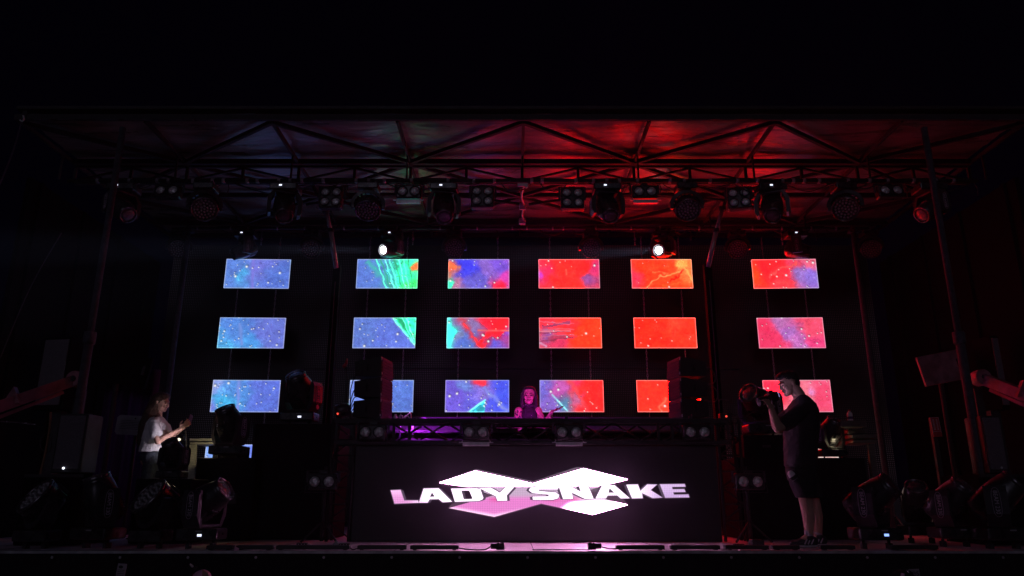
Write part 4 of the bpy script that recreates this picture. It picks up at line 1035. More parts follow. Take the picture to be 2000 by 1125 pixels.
table('work_table', 'dim wooden work table end beside the water bottle at right', (1664, 848), (1716, 866), (1702, 868, 1714, 950), 8.95, 'wood')
t = thing('wooden_crate_lid', 'dim plank on the right work table under the bottle', 'plank', P(1680, 842, 8.95))
MB().box((0, .2, .0), (.24, .3, .05), None, .004).build('plank', M['wood'], t)
q = P(1661, 822, 8.9)
t = thing('water_bottle', 'lit water bottle with purple label on the right work table', 'water bottle', q)
MB().lathe([(.03, 0), (.032, .005), (.032, .05), (.03, .055), (.032, .06), (.03, .09), (.014, .108), (.013, .115)], 18).build('body', M['white_plastic'], t)
MB().lathe([(.0325, .02), (.0325, .05)], 18, None, True, False, False).build('bottle_label', M['curtain'], t)
MB().lathe([(.015, .113), (.015, .13), (.001, .131)], 14).build('cap', M['red_plastic'], t)
MB().box((0, .05, -.04), (.3, .25, .075), None, .005).build('stand_block', M['wood'], thing('wooden_block', 'dark wooden block under the water bottle', 'block', q))
# warm work lamps behind the side heads
for px, py, lb in ((455, 862, 'left'), (1622, 868, 'right'), (349, 866, 'far left by the woman')):
    q = P(px, py, 8.98 if px != 349 else 8.68); t = thing('work_lamp', 'small warm work lamp glowing behind the gear at the %s' % lb, 'work lamp', q, group='warm work lamps')
    MB().lathe([(.05, .06), (.045, .07), (.02, .085), (.018, .10)], 16, Matrix.Rotation(R(25), 4, 'Y')).build('shade', M['black_metal'], t)
    MB().ell((0, 0, .045), .018, n=12).build('bulb', E_warm, t)
    MB().tube([(0, 0, .1), (.02, .1, .15), (.02, .16, .0), (.02, .18, -.1)], .008, 8).build('gooseneck', M['black_metal'], t)
    if px == 349: lamp('SPOT', P(349, 866, 8.62), P(300, 830, 9.05), 5, (.95, .82, 1), .05, .05, R(95), name='work_lamp_light')
    if px != 349: lamp('POINT', P(408, 884, 8.72) if px < 1000 else q + Vector((.05, -.06, .02)), (0, 0, 0), 1.3 if px < 1000 else .4, (1, .84, .5), .03, name='work_lamp_light')

# ------------------------------------------------------------------ floor heads at the stage front
GF = 'lights standing along the stage front'
YFH = 7.42
def zf(): return 0.075
place(PW, 'w', (P(70, 1062, YFH).x, YFH, .07), 'large round wash light on the floor at the far left corner', GF, 40, -52, 1.12, floor=True, disp='off')
place(PB, 'b', (P(178, 1065, YFH).x, YFH + .1, .07), 'beam light on the floor between the two round wash lights', GF, 35, -22, 1.2, rot=(0, 0, R(-15)), floor=True, disp='off')
place(PW, 'w', (P(293, 1062, YFH).x, YFH, .07), 'large round wash light on the floor below the woman', GF, 40, -52, 1.12, floor=True, disp='off')
place(PB, 'b', (P(392, 1065, YFH).x, YFH, .07), 'beam light on the floor leaning right with a lit display', GF, -78, -58, 1.15, rot=(0, 0, 0), floor=True)
place(PB, 'b', (P(1712, 1068, YFH).x, YFH, .07), 'beam light on the floor right of the man with a blue display and tilted arm', GF, -48, -55, 1.22, floor=True, disp='blue')
place(PB, 'b', (P(1790, 985, 8.3).x, 8.3, .07), 'dim beam light further back behind the right floor lights', GF, 20, -40, 1.1, floor=True, disp='off')
place(PB, 'b', (P(1865, 1062, YFH + .3).x, YFH + .3, .07), 'dim beam light on the floor near the right speaker', GF, -40, -45, 1.15, floor=True, disp='off')
place(PB, 'b', (P(1958, 1062, YFH).x, YFH, .07), 'beam light on the floor at the far right corner', GF, -60, -50, 1.25, floor=True, disp='off')

# ------------------------------------------------------------------ low bars along the edge
YE = EDGE + .10
BARS = ((405, 456), (463, 534), (541, 684), (699, 794), (802, 896), (1203, 1297), (1309, 1405), (1415, 1500), (1508, 1560), (1600, 1668), (1740, 1830))
for i, (a, c) in enumerate(BARS):
    X0, X1 = P(a, 1073, YE).x, P(c, 1073, YE).x
    t = thing('batten_light', 'flat black LED batten lying along the stage edge, %s' % ['first from the left', 'second from the left', 'long one under the left blinder', 'fourth, left of centre', 'fifth, nearest the left connector', 'just right of the right connector', 'second right of the right connector', 'third right of the right connector', 'before the shoes', 'right of the shoes', 'in front of the right floor lights'][i], 'LED batten', ((X0 + X1) / 2, YE, .006), group='battens along the stage edge')
    MB().box((0, 0, .022), (X1 - X0, .07, .034), None, .004).build('housing', M['black_plastic'], t)
    b = MB()
    for s in (-1, 1): b.box((s * ((X1 - X0) / 2 - .04), 0, .0025), (.03, .09, .005))
    b.build('foot', M['black_metal'], t)
    MB().box((0, 0, .0395), (X1 - X0 - .03, .04, .002)).build('diffuser', M['dark_steel'], t)
cable([(P(684, 1075, YE).x, YE, .02), (P(690, 1076, YE).x, YE - .01, .008), (P(699, 1075, YE).x, YE, .02)], .005, 'short link cable between the long batten and its neighbour', 'link_cable', 'cables along the stage edge')
cable([(P(896, 1075, YE).x, YE, .02), (P(915, 1076, YE).x, YE, .008), (P(940, 1076, YE).x, YE, .006), (P(950, 1074, YE).x, YE, .012), (P(960, 1069, YE).x, YE, .04)], .006, 'black cable running from the fifth batten to the left connector', 'link_cable', 'cables along the stage edge')
cable([(P(1176, 1071, YE).x, YE, .03), (P(1190, 1074, YE).x, YE, .015), (P(1204, 1075, YE).x, YE, .012)], .006, 'short black cable from the right connector to its batten', 'link_cable', 'cables along the stage edge')
cable([(P(1040, 1078, YE - .06).x, YE - .07, .010), (P(1065, 1077, YE).x, YE - .06, .010), (P(1100, 1077, YE).x, YE - .065, .010), (P(1150, 1077, YE).x, YE - .05, .008)], .005, 'thin flat cable lying on the lit stage edge at centre', 'link_cable', 'cables along the stage edge')
for px, s, lb in ((973, 1, 'left'), (1160, -1, 'right')):
    t = thing('cable_connector', 'chunky black cable connector on the stage edge, %s of centre' % lb, 'cable connector', (P(px, 1070, YE).x, YE, .006), (0, 0, R(6)), 'cable connectors')
    rm = Matrix.Translation((0, 0, .032)) @ Matrix.Rotation(R(90), 4, 'Y')
    MB().lathe([(.018, -.07), (.024, -.065), (.024, -.02), (.028, -.015), (.028, .05), (.024, .055)] if s > 0 else [(.024, -.055), (.028, -.05), (.028, .015), (.024, .02), (.024, .065), (.018, .07)], 18, rm).build('body', M['black_plastic'], t)
    MB().lathe([(.032, -.008), (.032, .006)], 18, rm).box((s * .035, 0, .058), (.03, .02, .014)).build('locking_ring', M['dark_steel'], t)
    MB().box((s * .02, 0, .004), (.07, .05, .007)).build('clip', M['black_metal'], t)
for px, py, lb in ((590, 1066, 'near the white cap'), (672, 1067, 'beside the bent paper'), (1443, 1068, 'left of the dark box')):
    q = PZ(px, py, .006)
    t = thing('stage_box', 'tiny black stage box with white keys %s' % lb, 'stage box', (q.x, q.y, .005), group='small boxes on the deck')
    MB().box((0, 0, .014), (.10, .06, .028), None, .004).build('body', M['black_plastic'], t)
    b = MB()
    for k in range(3): b.box((-.03 + k * .03, -.0315, .018), (.008, .003, .006))
    b.build('keys', M['print'], t)
q = PZ(604, 1068, .006); tag(MB().lathe([(.014, 0), (.014, .02), (.011, .03), (.001, .034)], 14).build('plastic_cup', M['white_plastic'], None, (q.x, q.y, .005)), 'tiny upturned white cup standing on the deck at left', 'cup')
q = PZ(655, 1070, .006); tag(MB().add([(-.06, 0, 0), (.05, 0, 0), (0, .02, .07), (-.06, .004, 0), (.05, .004, 0), (0, .024, .07)], [(0, 1, 2), (5, 4, 3), (0, 2, 5, 3), (1, 4, 5, 2), (0, 3, 4, 1)]).build('bent_paper', M['paper'], None, (q.x, q.y, .004)), 'bent scrap of grey paper standing on the deck', 'paper')
q = PZ(1478, 1068, .006); t = thing('junction_box', 'dark junction box with cables on the deck left of the shoes', 'junction box', (q.x, q.y, .005))
MB().box((0, 0, .035), (.12, .12, .07), None, .008).build('body', M['black_plastic'], t); MB().box((0, -.062, .035), (.05, .004, .03)).build('front_plate', M['dark_steel'], t)
q = P(461, 1075, EDGE - .03); tag(MB().box((0, 0, 0), (.035, .01, .05), Matrix.Rotation(R(25), 3, 'Y')).build('tape_tab', M['pink_cloth'], None, q), 'small pale tape tab on the stage lip at left', 'tape')
q = P(561, 1078, EDGE); 

# ------------------------------------------------------------------ side gear
def cabinet(px0, py0, px1, py1, Y, name, lb, cat, dot=None, m='cab', grp=None, rz=0):
    A, B = P(px0, py0, Y), P(px1, py1, Y); W_, H = abs(B.x - A.x), A.z - B.z
    t = thing(name, lb, cat, ((A.x + B.x) / 2, Y, B.z), (0, 0, R(rz)), grp)
    MB().box((0, .15, H / 2), (W_, .3, H), None, .012).build('cabinet', M[m], t)
    MB().box((0, -.006, H / 2 + .01), (W_ * .86, .012, H * .9), None, .004).build('grille', M['grille'], t)
    if dot: MB().lathe([(.012, 0), (.012, .004)], 12, Matrix.Translation((W_ * dot[0], -.014, H * dot[1])) @ Matrix.Rotation(R(90), 4, 'X')).build('badge', dot[2], t)
    return t
cabinet(117, 808, 156, 924, 8.0, 'loudspeaker', 'slim tall loudspeaker with a white light at the left side', 'loudspeaker', (-.05, .08, E_led), grp='tall loudspeakers at the stage sides')
cabinet(1914, 812, 1972, 925, 8.0, 'loudspeaker', 'wide reddish loudspeaker at the right side', 'loudspeaker', (.1, .10, M['white_plastic']), grp='tall loudspeakers at the stage sides')
for px0, px1, lb in ((60, 175, 'left'), (1900, 1990, 'right')):
    A = P(px0, 926, 7.95); B = P(px1, 926, 7.95)
    t = thing('speaker_platform', 'dark platform block under the loudspeaker at the %s side' % lb, 'platform', ((A.x + B.x) / 2, 8.2, 0), group='platforms under the side loudspeakers')
    MB().box((0, 0, A.z / 2), (B.x - A.x, .7, A.z - .01), None, .01).build('body', M['side_wall'], t); MB().box((0, -.352, A.z - .02), (B.x - A.x, .006, .03)).build('edge', M['dark_steel'], t)
cabinet(84, 658, 122, 800, 9.2, 'tall_box', 'tall dark upright box behind the left folding arm', 'tall box', None, 'side_wall', 'tall boxes behind the folding arms', -10)
cabinet(1932, 655, 1975, 800, 9.2, 'tall_box', 'tall reddish upright box behind the right folding arm', 'tall box', None, 'side_wall', 'tall boxes behind the folding arms', 10)
for X, lb in ((P(103, 800, 9.2).x, 'left'), (P(1953, 800, 9.2).x, 'right')):
    z = P(100, 800, 9.2).z; tag(MB().box((0, .15, z / 2), (.12, .12, z)).box((0, .15, .02), (.4, .4, .04)).build('box_support', M['dark_steel'], None, (X, 9.2, 0)), 'dark support post under the tall box at the %s' % lb, 'support post', 'posts under the tall boxes')
# folding arms
for s, lb in ((-1, 'left'), (1, 'right')):
    Y = 8.3
    if s < 0: A, B = P(-60, 815, 7.6), P(150, 741, Y)
    else: A, B = P(2060, 795, 7.6), P(1915, 738, Y)
    t = thing('folding_arm', 'heavy slanting steel folding arm at the %s edge of the stage' % lb, 'folding arm', B, group='heavy folding arms')
    MB().bar(A - B, (0, 0, 0), .10, .12).build('beam', M['arm'], t)
    MB().bar(A - B + Vector((0, -.01, -.13)), Vector((A.x - B.x, A.y - B.y, A.z - B.z)) * .12 + Vector((0, -.01, -.10)), .05, .035).build('lower_rail', M['arm'], t)
    MB().lathe([(.085, -.07), (.09, -.06), (.09, .06), (.085, .07)], 24, Matrix.Rotation(R(90), 4, 'X')).build('hinge', M['arm'], t)
    MB().lathe([(.03, -.09), (.03, .09)], 14, Matrix.Rotation(R(90), 4, 'X')).build('hinge_pin', M['dark_steel'], t)
    md = (A - B) * .62
    MB().prism([(md.x - .08, md.z), (md.x + .1, md.z - .02), (md.x, md.z + .16)] if s < 0 else [(md.x - .1, md.z - .02), (md.x + .08, md.z), (md.x, md.z + .16)], md.y - .03, md.y + .03).build('gusset', M['arm'], t)
    zz = P(0, 745, Y).z
    tag(MB().box((0, 0, (B.z - .1) / 2), (.09, .09, B.z - .12)).box((0, 0, .01), (.25, .25, .02)).build('arm_post', M['dark_steel'], None, (B.x, B.y + .12, 0)), 'dark post carrying the hinge of the %s folding arm' % lb, 'post', 'posts carrying the folding arms')
# board beside right arm, header board left
for (a, c, lb, m) in (((1792, 690), (1884, 748), 'right', 'arm'), ((165, 690), (290, 748), 'left', 'side_wall')):
    A, B = P(*a, 9.6), P(*c, 9.6)
    t = thing('header_board', 'flat dim board high beside the %s pillar' % lb, 'board', ((A.x + B.x) / 2, 9.6, (A.z + B.z) / 2), (0, R(-11 if lb == 'right' else 9), R(0)), 'boards beside the pillars')
    MB().box((0, 0, 0), (B.x - A.x, .04, A.z - B.z), None, .005).build('board', M[m], t)
    MB().box(((B.x - A.x) * .42, -.03, .02), (.03, .03, .12)).build('bracket', M['steel'], t)
    tag(MB().tube([(0, 0, .01), (0, 0, A.z)], .03, 8).build('board_post', M['dark_steel'], None, (((A.x + B.x) / 2), 9.66, 0)), 'thin dark post behind the dim board beside the %s pillar' % lb, 'post', 'posts behind the boards')
# curtain with purple light in its colour + plaque + red sign
A, B = P(205, 765, 9.9), P(268, 905, 9.9)
b = MB(); n = 30; vs = []
for i in range(n + 1):
    x = A.x + (B.x - A.x) * 1.25 * i / n; y = .03 * math.sin(i * 1.1)
    vs += [(x - A.x, y, A.z + .3), (x - A.x, y, .01)]
b.add(vs, [(2 * i, 2 * i + 1, 2 * i + 3, 2 * i + 2) for i in range(n)], True)
o = b.build('curtain', M['curtain'], None, (A.x, 9.9, 0)); tag(o, 'dim curtain with painted purple light behind the white plaque at left', 'curtain')
md = o.modifiers.new('thick', 'SOLIDIFY'); md.thickness = .006
A, B = P(229, 812, 9.3), P(302, 850, 9.3); W_, H = B.x - A.x, A.z - B.z
t = thing('plaque', 'pale plaque with clipped corners behind the woman', 'plaque', ((A.x + B.x) / 2, 9.3, (A.z + B.z) / 2), (0, R(3), 0))
MB().prism([(-W_ / 2, -H / 2 + .03), (-W_ / 2 + .03, -H / 2), (W_ / 2 - .03, -H / 2), (W_ / 2, -H / 2 + .03), (W_ / 2, H / 2 - .03), (W_ / 2 - .03, H / 2), (-W_ / 2 + .03, H / 2), (-W_ / 2, H / 2 - .03)], 0, .012).build('plate', M['plaque'], t)
b = MB().lathe([(.010, 0), (.010, .002)], 12, Matrix.Translation((-.02, -.001, H / 2 - .035)) @ Matrix.Rotation(R(90), 4, 'X'))
for k in range(6): b.box((.0, -.002, H / 2 - .065 - k * .020), (W_ - .10, .002, .004))
b.build('printed_lines', M['dark_steel'], t)
tag(MB().tube([(0, 0, .0), (0, 0, (A.z + B.z) / 2)], .02, 8).build('sign_post', M['black_metal'], None, ((A.x + B.x) / 2, 9.34, 0)), 'thin black post behind the pale plaque', 'post')
A, B = P(1820, 815, 8.6), P(1836, 853, 8.6); W_, H = .10, A.z - B.z
t = thing('warning_sign', 'narrow red notice with white border on the dark right side', 'warning sign', ((A.x + B.x) / 2, 8.6, (A.z + B.z) / 2), (0, R(-3), 0))
MB().box((0, 0, 0), (W_, .01, H), None, .002).build('plate', M['red_sign'], t)
b = MB()
for s in (-1, 1): b.box((s * (W_ / 2 - .004), -.0055, .02), (.003, .002, H - .05))
b.box((0, -.0055, H / 2 - .005), (W_ - .01, .002, .003)).box((0, -.0055, -H / 2 + .06), (W_ - .01, .002, .003)).build('border', M['print'], t)
b = MB(); yy = H / 2 - .025
for k in range(9):
    b.box((-.02, -.0055, yy - k * .014), (.020, .002, .006)); b.box((.018, -.0055, yy - .003 - k * .014), (.016, .002, .006))
b.build('printed_lines', M['print'], t)
tag(MB().box((0, 0, A.z / 2), (.05, .05, A.z)).build('sign_post', M['black_metal'], None, ((A.x + B.x) / 2, 8.66, 0)), 'dark post carrying the narrow red notice', 'post')
# hanging strap left
cable(cpts([(99, 805), (97, 835), (93, 862), (85, 900), (70, 958)], 7.9), .012, 'brown strap hanging beside the slim loudspeaker at left', 'hanging_strap', None, 'strap', 'strap')
cable(cpts([(90, 845), (80, 858), (80, 875), (92, 884), (100, 872), (99, 852)], 7.92), .006, 'dark cable coil tied round the brown strap', 'cable_coil', None, 'dark_steel')
cable([P(0, 823, 7.8), P(35, 825, 7.8), P(70, 829, 7.8)], .007, 'short bright horizontal rod at the left edge', 'metal_rod', None, 'chrome', 'rod')
cable([P(42, 238, 8.05), P(20, 310, 7.9), P(-40, 450, 7.6)], .008, 'thin guy cable dropping from the left roof corner', 'guy_cable', None, 'steel')
cable([P(120, 455, 8.3), P(60, 560, 8.2), P(0, 700, 8.1)], .006, 'thin guy cable slanting down at the far left', 'guy_cable', None, 'steel')
q = P(44, 233, 8.0); t = thing('roof_corner_hook', 'small pale hook at the left corner of the roof', 'hook', q); MB().tube([(0, 0, .05), (.02, 0, 0), (0, 0, -.03), (-.03, 0, -.01)], .01, 8).build('hook', M['white_plastic'], t)
MB().bar((0, .04, .0), (0, .04, .12), .05).build('bracket', M['dark_steel'], t)
cable([P(1420, 800, 8.8), P(1436, 812, 8.8), P(1450, 818, 8.8), P(1468, 806, 8.8)], .008, 'dark cable bundle right of the red indicator', 'cable_bundle')
q = P(1419, 813, 8.75); t = thing('stage_monitor_unit', 'small black unit with an orange red indicator at right of the booth', 'control unit', q)
MB().box((0, .06, -.01), (.14, .1, .09), None, .01).build('body', M['black_plastic'], t); MB().lathe([(.012, 0), (.011, .008)], 12, Matrix.Translation((0, .009, 0)) @ Matrix.Rotation(R(90), 4, 'X')).build('indicator', E_red, t)
q = P(665, 803, 8.7); t = thing('spot_can', 'short black round lamp can with a red spark left of the left stack', 'stage light', q)
MB().lathe([(.03, .12), (.075, .10), (.085, .0), (.082, -.04), (.07, -.045)], 20, Matrix.Rotation(R(78), 4, 'Y') @ Matrix.Rotation(R(10), 4, 'X')).build('can', M['head'], t)
MB().lathe([(.012, 0), (.011, .008)], 12, Matrix.Translation((-.01, -.088, -.04)) @ Matrix.Rotation(R(90), 4, 'X')).build('indicator', E_red, t)
MB().tube([(0, 0, -.08), (.02, .02, P(665, 822, 8.7).z - q.z)], .012, 8).build('stand', M['black_metal'], t)

# ------------------------------------------------------------------ people
def bake_remesh(mb, name, mtl, parent, vox=.007, smooth=4, loc=None, disp=0, dscale=.1):
    me = mb.mesh(name); o = bpy.data.objects.new(name, me); S.collection.objects.link(o)
    m = o.modifiers.new('r', 'REMESH'); m.mode = 'VOXEL'; m.voxel_size = vox; m.use_smooth_shade = True
    m = o.modifiers.new('s', 'SMOOTH'); m.factor = .5; m.iterations = smooth
    if disp:
        tx = bpy.data.textures.new(name, 'CLOUDS'); tx.noise_scale = dscale
        m = o.modifiers.new('d', 'DISPLACE'); m.texture = tx; m.strength = disp; m.texture_coords = 'LOCAL'
    dg = bpy.context.evaluated_depsgraph_get(); m2 = bpy.data.meshes.new_from_object(o.evaluated_get(dg))
    o.modifiers.clear(); o.data = m2; bpy.data.meshes.remove(me); m2.name = name; m2.materials.clear(); m2.materials.append(mtl)
    for p in m2.polygons: p.use_smooth = True
    o.parent = parent; return o
def frame(fw, up):
    fw = Vector(fw).normalized(); up = Vector(up); up = (up - fw * up.dot(fw)).normalized(); r = fw.cross(up)
    return Matrix((r, fw, up)).transposed()   # local x=right, y=forward, z=up
def head(b, c, fw, up, s=1.0):
    Mx = frame(fw, up); T = lambda x, y, z: Vector(c) + Mx @ Vector((x * s, y * s, z * s))
    def e(x, y, z, r, n=16): b.ell(T(x, y, z), tuple(k * s for k in (r if isinstance(r, tuple) else (r, r, r))), Mx, n)
    e(0, -.010, .035, (.074, .092, .085), 24); e(0, .028, -.005, (.062, .062, .085), 22)   # cranium, face
    e(0, .040, -.060, (.055, .046, .046)); e(0, .064, -.088, (.030, .022, .020))               # jaw, chin
    e(0, .078, .022, (.052, .014, .014))                                                      # brow
    b.caps([T(0, .088, .012), T(0, .104, -.022)], [.009 * s, .014 * s], 10)                      # nose
    e(.012, .094, -.028, .008, 8); e(-.012, .094, -.028, .008, 8)
    e(0, .088, -.050, (.024, .010, .006)); e(0, .087, -.060, (.020, .010, .007))               # lips
    for q in (-1, 1):
        e(q * .038, .062, -.024, (.024, .022, .026)); e(q * .076, -.008, -.002, (.010, .020, .032))
    return T, Mx
def hand(b, wr, d, nrm, side, curl=.6, s=1.0, spread=1.0):
    """d: direction of the fingers, nrm: palm normal, side: +1 thumb on the right of d seen with the palm towards the viewer"""
    d = Vector(d).normalized(); nrm = Vector(nrm); nrm = (nrm - d * nrm.dot(d)).normalized(); x = d.cross(nrm) * side
    c = Vector(wr) + d * .05 * s
    b.ell(c, (.040 * s, .048 * s, .015 * s), Matrix((x, d, nrm)).transposed(), 14)
    for i, (o, L) in enumerate(((.027, .068), (.009, .076), (-.010, .071), (-.027, .056))):
        p = Vector(wr) + d * (.088 * s) + x * o * s * spread; dd = d.copy(); pts = [p]; rs = [.0095 * s]
        for k in range(3):
            a = curl * (.35 + .5 * k) + .04 * i
            dd = (d * math.cos(a) + nrm * math.sin(a)).normalized(); p = p + dd * L * s / 3 + x * o * .08 * spread; pts.append(p); rs.append((.0088 - .0009 * k) * s)
        b.caps(pts, rs, 8)
    p = Vector(wr) + d * .028 * s + x * .032 * s; b.caps([p, p + (x * .8 + d * .7 + nrm * .3) * .032 * s, p + (x * .9 + d * 1.6 + nrm * .7) * .034 * s], [.012 * s, .0105 * s, .008 * s], 8)

def tor(b, pf, L, inset=0.0):
    secs = []
    for py, x0, x1, ry in L:
        A, B = pf(x0, py), pf(x1, py); c = (A + B) / 2; rx = (B.x - A.x) / 2 - inset; ry -= inset
        secs.append([c + Vector((rx * math.copysign(abs(math.cos(a)) ** .85, math.cos(a)), ry * math.copysign(abs(math.sin(a)) ** .85, math.sin(a)), 0)) for a in [2 * math.pi * k / 28 for k in range(28)]])
    b.loft([q for q in secs[::-1]])
# --- man filming at right (faces -X, his left side to us)
Ym = 7.62
def mp(px, py, dy=0): return P(px, py, Ym + dy)
mt = thing('person', 'man in black T-shirt and shorts standing at right, filming with a camera', 'person', (mp(1585, 1068).x, Ym, .004))
Lc = lambda v: v - mt.location
b = MB()
hc = mp(1541, 750); fw = Vector((-1, -.12, -.30)); up = Vector((-.32, 0, 1))
T, Hx = head(b, Lc(hc), fw, up, 1.06)
neck = Lc(mp(1561, 772)); b.caps([T(0, -.025, -.03), neck, Lc(mp(1565, 790))], [.062, .062, .075])
# torso
MT = [(772, 1556, 1573, .065), (780, 1551, 1581, .13), (790, 1545, 1589, .185), (803, 1538, 1595, .205), (830, 1533, 1597, .20), (865, 1533, 1595, .175), (895, 1534, 1594, .17), (910, 1534, 1594, .175)]
tor(b, lambda x, y: Lc(mp(x, y)), MT, .018)
sL, sR = Lc(mp(1567, 800, -.165)), Lc(mp(1560, 800, .165))
eL, wL = Lc(mp(1520, 838, -.28)), Lc(mp(1507, 801, -.28))
b.caps([sL, (sL + eL) / 2, eL], [.062, .055, .045]); b.caps([eL, (eL * .6 + wL * .4), wL], [.046, .045, .028])
eR, wR = Lc(mp(1515, 832, .10)), Lc(mp(1507, 803, -.05))
b.caps([sR, (sR + eR) / 2, eR], [.062, .054, .045]); b.caps([eR, (eR * .6 + wR * .4), wR], [.045, .042, .028])
hand(b, wL, Vector((-.22, .30, 1)), Vector((-.45, .85, -.1)), -1, .8, 1.0, 1.15)
hand(b, wR, Vector((-.3, -.3, .8)), Vector((.3, -.2, .7)), -1, .8)
# legs
hipL, hipR = Lc(mp(1566, 925, -.09)), Lc(mp(1572, 925, .09))
kL, kR = Lc(mp(1575, 985, -.09)), Lc(mp(1590, 985, .10))
aL, aR = Lc(mp(1580, 1048, -.09)), Lc(mp(1598, 1046, .10))
b.caps([hipL, kL, kL * .62 + aL * .38 + Vector((.012, 0, 0)), aL], [.09, .064, .060, .038]); b.caps([hipR, kR, kR * .62 + aR * .38 + Vector((.010, 0, 0)), aR], [.09, .064, .060, .038])
for a in (aL, aR): b.caps([a, a + Vector((-.06, 0, -.035))], [.038, .035])
bake_remesh(b, 'body', M['skin'], mt, .006, 3)
# hair
b = MB(); b.ell(T(0, -.020, .050), (.083, .098, .084), Hx, 24); b.ell(T(0, .035, .092), (.070, .062, .040), Hx, 20); b.ell(T(0, -.055, .0), (.075, .055, .070), Hx, 18)
b.ell(T(0, .062, .088), (.055, .045, .030), Hx, 18)
bake_remesh(b, 'hair', M['hair_dark'], mt, .006, 2, disp=.012, dscale=.02)
for q in (-1, 1):
    b = MB().ell(T(q * .030, .083, .002), (.011, .006, .006), Hx, 10); b.build('eye', M['eye'], mt)
    b = MB().caps([T(q * .014, .094, .024), T(q * .032, .090, .029), T(q * .048, .080, .024)], [.004, .005, .003], 8); b.build('eyebrow', M['hair_dark'], mt)
b = MB().ell(T(0, .098, -.055), (.020, .005, .007), Hx, 12); b.build('lips', M['lips'], mt)
b = MB()
tor(b, lambda x, y: Lc(mp(x, y)), MT)
for sh, el in ((sL, eL), (sR, eR)):
    m_ = sh * .30 + el * .70; b.caps([sh, m_], [.076, .080])
bake_remesh(b, 'tshirt', M['tshirt_black'], mt, .008, 5, disp=.014, dscale=.07)
me = text_mesh('D', .055, Matrix.Translation(Lc(mp(1592, 803, -.145))) @ Matrix.Rotation(R(28), 4, 'Z') @ Matrix.Rotation(R(90), 4, 'X'))
me.materials.append(M['dark_steel']); o = bpy.data.objects.new('shirt_lettering', me); S.collection.objects.link(o); o.parent = mt
b = MB(); tor(b, lambda x, y: Lc(mp(x, y)), [(898, 1536, 1592, .165), (920, 1537, 1593, .175), (938, 1541, 1594, .17)])
tor(b, lambda x, y: Lc(mp(x, y, -.09)), [(915, 1537, 1590, .10), (945, 1543, 1592, .112), (972, 1556, 1594, .108)])
tor(b, lambda x, y: Lc(mp(x, y, .09)), [(915, 1543, 1593, .10), (945, 1553, 1600, .105), (972, 1570, 1609, .10)])
bake_remesh(b, 'shorts', M['shorts'], mt, .008, 3, disp=.010, dscale=.08)
for a, nm in ((aL, 'near'), (aR, 'far')):
    b = MB().tube([a + Vector((0, 0, .06)), a + Vector((0, 0, -.02))], [.041, .040], 16); b.build('sock', M['plaque'], mt)
    az = -(a.z) + .0
    base = Vector((a.x, a.y, 0))
    sh = MB(); sh.ell(base + Vector((.02, 0, .055)), (.065, .045, .055), None, 16); sh.ell(base + Vector((-.06, 0, .045)), (.085, .045, .045), None, 16); sh.ell(base + Vector((-.13, 0, .035)), (.065, .045, .032), None, 16)
    sh.caps([a + Vector((0, 0, -.02)), base + Vector((0, 0, .08))], [.05, .05])
    shoe = bake_remesh(sh, 'shoe', M['shoe'], mt, .006, 3)
    so = MB(); so.ell(base + Vector((.015, 0, .014)), (.075, .044, .016), None, 20); so.ell(base + Vector((-.10, 0, .014)), (.10, .050, .018), None, 20); so.box(base + Vector((-.04, 0, .012)), (.12, .08, .022))
    bake_remesh(so, 'sole', M['sole'], shoe, .006, 2)
    b = MB()
    for k in range(3):
        p = base + Vector((-.055 + k * .032, -.047, .05)); b.bar(p + Vector((.018, .006, .028)), p + Vector((-.012, -.002, -.018)), .004, .011)
    b.build('stripes', M['print'], shoe)
tag(None or thing('bottle', 'small round white bottle tucked in the pocket of the man', 'bottle', mp(1545, 926, -.17)), None, None)
t = S.collection.objects[-1]
MB().lathe([(.03, -.06), (.034, -.05), (.034, -.005), (.028, .018), (.015, .03), (.001, .034)], 20, Matrix.Rotation(R(-35), 4, 'Y')).build('body', M['white_plastic'], t)
MB().lathe([(.0345, -.055), (.0345, -.02)], 20, Matrix.Rotation(R(-35), 4, 'Y'), True, False, False).build('wrap', M['shorts'], t)
# camera in his hands
cp = mp(1507, 777, -.17); t = thing('video_camera', 'black camera with lens held up by the man', 'camera', cp, (0, R(-18), R(8)))
MB().box((0, 0, 0), (.085, .13, .095), None, .012).box((0, 0, .058), (.05, .06, .03), None, .008).box((.052, 0, .01), (.015, .10, .07), None, .004).build('body', M['black_plastic'], t)
MB().lathe([(.036, .04), (.040, .05), (.040, .11), (.046, .12), (.046, .15), (.04, .151)], 20, Matrix.Rotation(R(-90), 4, 'Y')).build('lens', M['dark_steel'], t)
MB().caps([(0, 0, -.05), (.0, 0, -.13)], [.018, .016], 12).build('grip', M['black_plastic'], t)

MB().box((.0615, 0, .01), (.003, .085, .055)).build('viewfinder_screen', emit('camera_lcd', (.5, .42, .9), 3), t)
lamp('AREA', cp + Vector((.075, 0, .02)), mp(1541, 752), .07, (.75, .55, 1), .09, .06, None, 'camera_lcd_light')

